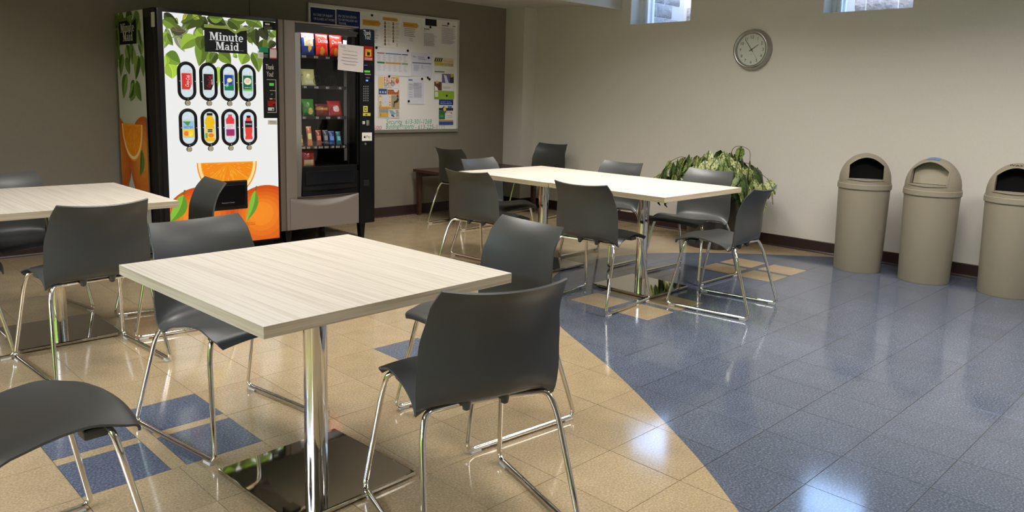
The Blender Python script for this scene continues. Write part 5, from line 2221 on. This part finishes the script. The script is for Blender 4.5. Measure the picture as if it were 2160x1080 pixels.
o, q, w, h = sheet('white notice with an orange arrow header beside the snack machine, left of the portrait list', 'notice', ((765, 97), (804.5, 33)), W_)
arrow(q, .0, w * .95, h - .10, h - .045)
q.text('Occupational health', .02, h - .068, .010, (90, 70, 40), 2, width=w * .7)
q.text('committee', w * .35, h - .086, .010, (90, 70, 40), 2, width=w * .3)
q.lines(w * .06, w * .85, .03, h - .13, 14, INK, seed=3)
done(o, q)
o, q, w, h = sheet('white notice with two columns of small portraits under an orange header', 'notice', ((807, 100.5), (841.5, 33.5)), (226, 222, 212))
arrow(q, .0, w * .92, h - .052, h - .018, (204, 154, 80))
q.text('Committee members', .02, h - .040, .010, (110, 80, 40), 2, width=w * .7)
rdp = random.Random(8)
for c in range(2):
    for r in range(7):
        if c == 1 and r == 6:
            continue
        u, v = .012 + c * w * .5, h - .062 - (r + 1) * (h - .075) / 7
        g_ = rdp.choice([(92, 72, 58), (120, 92, 70), (70, 58, 52), (130, 116, 100), (150, 118, 80)])
        q.rect(u, v + .006, u + w * .15, v + (h - .075) / 7 - .008, (196, 188, 174), 1)
        q.disc(u + w * .075, v + .028, .0085, .0095, g_, 2, 10)
        q.rect(u + .006, v + .006, u + w * .15 - .006, v + .018, g_, 2)
        q.lines(u + w * .20, u + w * .44, v + .008, v + .034, 3, (176, 172, 164), seed=r + c)
q.rect(w * .80, .012, w * .92, .05, (206, 200, 190), 1)
done(o, q)
o, q, w, h = sheet('white notice with an orange arrow header and a short centred list', 'notice', ((848.5, 98.5), (884, 41)), (222, 221, 219))
arrow(q, .01, w * .95, h - .085, h - .035)
q.text('IMPORTANT', .02, h - .066, .014, (120, 86, 40), 2, width=w * .62)
for k, t in enumerate(('Attention', 'Shuttle', 'Bus to', 'parking', 'Changes')):
    q.text(t, w * .5, h - .135 - k * .022, .010, (100, 98, 98), 1, align='C')
q.lines(w * .1, w * .92, .10, .19, 5, INK, seed=5)
done(o, q)
o, q, w, h = sheet('small black card above the sheets at the upper right of the board', 'card', ((897, 54.5), (920.5, 40.5)), (30, 32, 38))
for k in range(4):
    q.line((w * (.18 + .18 * k), h * .25), (w * (.24 + .18 * k), h * .75), .005, (66, 70, 80), 1)
done(o, q)
o, q, w, h = sheet('white typed sheet below the black card, lower than its right neighbour', 'notice', ((890.5, 112), (925, 55)), (220, 219, 218))
q.rect(w * .08, h - .040, w * .42, h - .032, (50, 50, 54), 1)
q.text('Note', w * .08, h - .062, .012, (110, 110, 110), 1)
q.lines(w * .08, w * .88, .07, h - .075, 17, INK, seed=6)
done(o, q)
o, q, w, h = sheet('white typed sheet at the far upper right of the board', 'notice', ((929, 101.5), (962, 47)), (222, 221, 220))
q.rect(w * .06, h - .045, w * .48, h - .038, (50, 50, 54), 1)
q.rect(w * .76, h - .045, w * .94, h - .034, (130, 130, 132), 1)
q.lines(w * .06, w * .94, .04, h - .06, 18, INK, seed=7)
done(o, q)
# middle row
o, q, w, h = sheet('landscape white chart with coloured bars, beside the control column', 'chart', ((790.5, 159.5), (864.5, 105.5)), (216, 216, 220))
for r, (v, cols_) in enumerate(((h * .83, [(190, 74, 88), (66, 110, 160), (50, 70, 140)]), (h * .45, [(62, 124, 88), (206, 152, 70), (130, 160, 100)]))):
    for (a, c), cc_ in zip(((.06, .27), (.29, .74), (.76, .93)), cols_):
        q.rect(w * a, v, w * c, v + (.010 if r == 0 else .018), cc_, 1)
for c in range(6):
    u = w * (.07 + c * .148)
    q.lines(u, u + w * .11, h * .50, h * .80, 10, (176, 176, 182), seed=c, ragged=.5)
    q.lines(u, u + w * .11, h * .16, h * .42, 6, (182, 182, 186), seed=c + 9, ragged=.6)
done(o, q)
o, q, w, h = sheet('bluish white form with a letterhead, right of the landscape chart', 'notice', ((866.5, 160.5), (911.5, 112)), (206, 208, 224))
q.text('Memo', w * .08, h - .050, .018, (80, 84, 110), 1, width=w * .16)
q.lines(w * .32, w * .72, h - .075, h - .035, 4, (120, 124, 150), seed=2)
q.rect(w * .06, h - .112, w * .94, h - .100, (120, 124, 156), 1)
q.lines(w * .12, w * .40, .05, h - .125, 9, (150, 152, 176), seed=4)
q.lines(w * .48, w * .60, .08, h - .125, 8, (150, 152, 176), seed=5)
for k in range(6):
    q.rect(w * .66 + w * .05 * (k % 3) * 1.6, .10 + .03 * (k // 3), w * .70 + w * .05 * (k % 3) * 1.6, .106 + .03 * (k // 3), (150, 152, 176), 1)
done(o, q)
o, q, w, h = sheet('bright poster with orange and green lettering STAY SAFE ON THE JOB', 'poster', ((915.5, 141), (957, 122)), (214, 206, 176))
for k in range(4):
    q.line((w * (.02 + k * .10), h - .048), (w * (.10 + k * .10), h - .004), .014, (40, 40, 38), 1)
q.rect(w * .02, h - .080, w * .42, h - .050, (214, 190, 66), 1)
q.text('STEP 4 HOME', w * .45, h - .050, .022, (206, 146, 76), 2, width=w * .50)
q.text('STRETCHES', w * .45, h - .080, .022, (206, 146, 76), 2, width=w * .50)
q.text('STAY SAFE ON THE JOB', w * .03, .012, .024, (112, 146, 92), 2, width=w * .92)
q.poly([(w * .38, h - .06), (w * .48, h - .055), (w * .42, h - .09)], (190, 200, 60), 2)
done(o, q)
o, q, w, h = sheet('poster of office photographs with a lime green foot', 'poster', ((915.5, 208.5), (957.3, 143.5)), (212, 212, 206))
q.rect(.004, h - .05, w * .5, h - .036, (120, 122, 120), 1)
q.rect(w * .02, h - .145, w * .36, h - .070, (226, 226, 226), 1)
q.lines(w * .05, w * .33, h - .135, h - .08, 4, INK)
q.rect(w * .38, h - .160, w * .78, h - .062, (108, 96, 150), 1)
q.poly([(w * .46, h - .07), (w * .60, h - .08), (w * .72, h - .16), (w * .56, h - .16)], (206, 206, 214), 2)
q.rect(w * .78, h - .160, w * .98, h - .062, (70, 58, 52), 1)
q.poly([(w * .80, h - .064), (w * .98, h - .064), (w * .96, h - .09), (w * .82, h - .10)], (190, 170, 70), 2)
q.rect(w * .0, .09, w * .37, h - .152, (96, 72, 56), 1)
q.disc(w * .14, .17, .020, .026, (206, 160, 132), 2)
q.disc(w * .26, .15, .016, .020, (60, 40, 34), 2)
q.poly([(w * .02, .09), (w * .02, .14), (w * .14, .12), (w * .20, .09)], (232, 226, 220), 3)
q.rect(w * .40, .090, w * .97, h - .166, (222, 222, 222), 1)
q.lines(w * .43, w * .92, .11, h - .172, 6, INK, seed=5)
q.rect(.0, 0, w * .24, .085, (128, 160, 58), 1)
q.rect(w * .03, .02, w * .2, .075, (206, 212, 190), 2)
q.rect(w * .24, 0, w, .085, (140, 178, 52), 1)
q.lines(w * .27, w * .60, .04, .075, 3, (110, 140, 50))
done(o, q)
o, q, w, h = sheet('blue and white mental health leaflet at the lower right of the board', 'leaflet', ((925.3, 263), (955.3, 210)), (218, 220, 222))
q.rect(0, h - .060, w, h, (44, 66, 130), 1)
q.text('Workplace strategy', w * .1, h - .026, .010, (180, 196, 226), 2, width=w * .7)
q.text('MENTAL HEALTH', w * .1, h - .048, .014, (214, 222, 240), 2, width=w * .78)
q.disc(w * .36, h - .115, .034, .040, (50, 78, 150), 1)
q.disc(w * .40, h - .105, .020, .024, (230, 196, 90), 2)
q.rect(w * .32, h - .155, w * .44, h - .13, (190, 60, 54), 2)
q.rect(w * .62, h - .095, w * .9, h - .070, (70, 130, 196), 1)
q.rect(w * .56, h - .13, w * .82, h - .105, (220, 196, 90), 1)
q.rect(w * .68, h - .16, w * .92, h - .138, (206, 130, 70), 1)
q.rect(0, .155, w, .185, (60, 62, 78), 1)
q.rect(0, .06, w * .42, .152, (54, 112, 68), 1)
q.lines(w * .05, w * .36, .08, .14, 4, (140, 180, 150))
q.disc(w * .70, .105, .035, .032, (230, 230, 232), 1)
q.lines(w * .55, w * .95, .075, .14, 4, (140, 140, 146))
q.rect(0, .034, w, .052, (196, 144, 92), 1)
q.rect(0, 0, w, .034, (50, 84, 156), 1)
q.text('Guide', w * .1, .010, .012, (190, 206, 230), 2)
done(o, q)
o, q, w, h = sheet('large FALLS SLIPS TRIPS safety poster beside the snack machine handle', 'poster', ((797.5, 248.5), (842.5, 161.5)), (216, 213, 205))
q.rect(w * .02, h * .70, w * .23, h * .985, (214, 192, 130), 1)
q.lines(w * .05, w * .2, h * .72, h * .96, 9, (150, 130, 90))
q.rect(w * .60, h * .955, w * .96, h * .995, (206, 176, 60), 1)
q.text('FALLS', w * .26, h * .845, .060, (214, 106, 54), 2, width=w * .50)
q.text('SLIPS,TRIPS', w * .26, h * .765, .036, (34, 34, 38), 2, width=w * .53)
q.disc(w * .88, h * .90, .022, .026, (206, 84, 50), 1)
q.text('!', w * .865, h * .875, .03, (240, 230, 220), 2)
for k in range(5):
    q.line((w * (.60 + .04 * k), h * .86), (w * (.63 + .03 * k), h * (.92 - .015 * k)), .006, (40, 40, 44), 3)
q.lines(w * .26, w * .74, h * .715, h * .755, 2, (150, 150, 150))
q.disc(w * .82, h * .71, .030, .036, (222, 222, 222), 3)
q.text('STOP', w * .82, h * .70, .012, (110, 110, 116), 4, align='C')
q.rect(w * .02, h * .565, w * .40, h * .70, (54, 80, 128), 1)
for k in range(3):
    q.disc(w * (.09 + .12 * k), h * .62, .010, .012, (176, 196, 216), 2, 10)
q.rect(w * .42, h * .565, w * .97, h * .685, (184, 104, 58), 1)
q.rect(w * .44, h * .655, w * .70, h * .675, (122, 64, 40), 2)
for k in range(5):
    q.rect(w * (.46 + .10 * k), h * .59, w * (.50 + .10 * k), h * .625, (126, 70, 40), 2)
q.rect(w * .02, h * .27, w * .58, h * .555, (224, 206, 176), 1)
for k in range(4):
    q.ring(w * .09, h * (.51 - .07 * k), .007, .012, (60, 60, 60), 2, 12)
    q.rect(w * .52, h * (.48 - .06 * k), w * .555, h * (.51 - .06 * k), (80, 56, 50), 2)
q.disc(w * .34, h * .44, .040, .055, (206, 206, 220), 2)
q.lines(w * .2, w * .48, h * .29, h * .40, 5, (190, 160, 130))
q.rect(w * .60, h * .22, w * .98, h * .555, (176, 150, 110), 1)
q.rect(w * .62, h * .46, w * .96, h * .52, (130, 152, 146), 2)
q.poly([(w * .92, h * .52), (w * .96, h * .44), (w * .90, h * .38), (w * .76, h * .36), (w * .74, h * .26), (w * .70, h * .26), (w * .72, h * .40), (w * .84, h * .43)], (52, 56, 64), 3)
q.disc(w * .90, h * .535, .012, .014, (96, 60, 44), 3, 12)
q.rect(w * .02, h * .215, w * .58, h * .262, (204, 152, 62), 1)
for k in range(3):
    q.disc(w * (.11 + .14 * k), h * .17, .022, .026, (150, 154, 168), 1.5 + .3 * k)
q.poly([(w * .50, h * .20), (w * .66, h * .18), (w * .80, h * .10), (w * .70, h * .06), (w * .56, h * .12)], (130, 170, 190), 2)
q.line((w * .60, h * .07), (w * .74, h * .03), .010, (40, 66, 130), 3)
q.lines(w * .82, w * .98, h * .03, h * .20, 6, (120, 122, 130))
q.rect(w * .04, h * .025, w * .46, h * .125, (206, 172, 66), 1)
q.rect(w * .08, h * .04, w * .20, h * .10, (150, 120, 70), 2)
done(o, q)
o, q, w, h = sheet('white typed form with a table, right of the large safety poster', 'notice', ((859, 219.5), (893.5, 162.5)), (210, 211, 222))
q.rect(w * .06, h - .040, w * .30, h - .026, (90, 110, 124), 1)
q.lines(w * .08, w * .90, h - .125, h - .065, 5, (150, 152, 168), seed=2)
for k in range(11):
    q.rect(w * .38, .07 + k * .0145, w * .86, .081 + k * .0145, (178, 180, 196), 1)
for k in range(6):
    q.rect(w * .08, .07 + k * .026, w * .30, .076 + k * .026, (160, 162, 178), 1)
done(o, q)
# magnets: small black discs
ml = ['black magnet on the orange arrow notice nearest the snack machine', 'black magnet at the upper left corner of the landscape chart', 'black magnet at the upper right corner of the landscape chart', 'black magnet at the top of the typed sheet below the black card', 'black magnet at the top of the far right sheet',
      'black magnet at the upper right of the bluish form', 'black magnet at the top of the safety poster', 'black magnet at the upper right of the typed form with a table', 'upper of two black magnets on the bare board', 'lower of two black magnets on the bare board', 'black magnet at the lower left of the typed form with a table', 'black magnet on the lime green poster foot']
mp = [(784.5, 32.4), (793.8, 100.7), (860, 107), (907.6, 57.5), (945.3, 50), (904, 122), (820.8, 161), (890, 166.5), (902.2, 164), (905.8, 167), (862, 213.5), (942, 202)]
mm_ = None
for lab, (x, y) in zip(ml, mp):
    u, v = onY(x, y, YB - .005)
    if mm_ is None:
        b = MB()
        b.lathe([(.0125, 0), (.0125, .005), (.010, .0075), (.0005, .008)], M_black, 20, Matrix.Rotation(pi / 2, 4, 'X'))
        mm_ = b.mesh('magnet', smooth=True)
    o = bpy.data.objects.new('magnet', mm_)
    put(o, None, (u, YB - .0055, v), label=lab, category='magnet', group='black magnets on the white board')
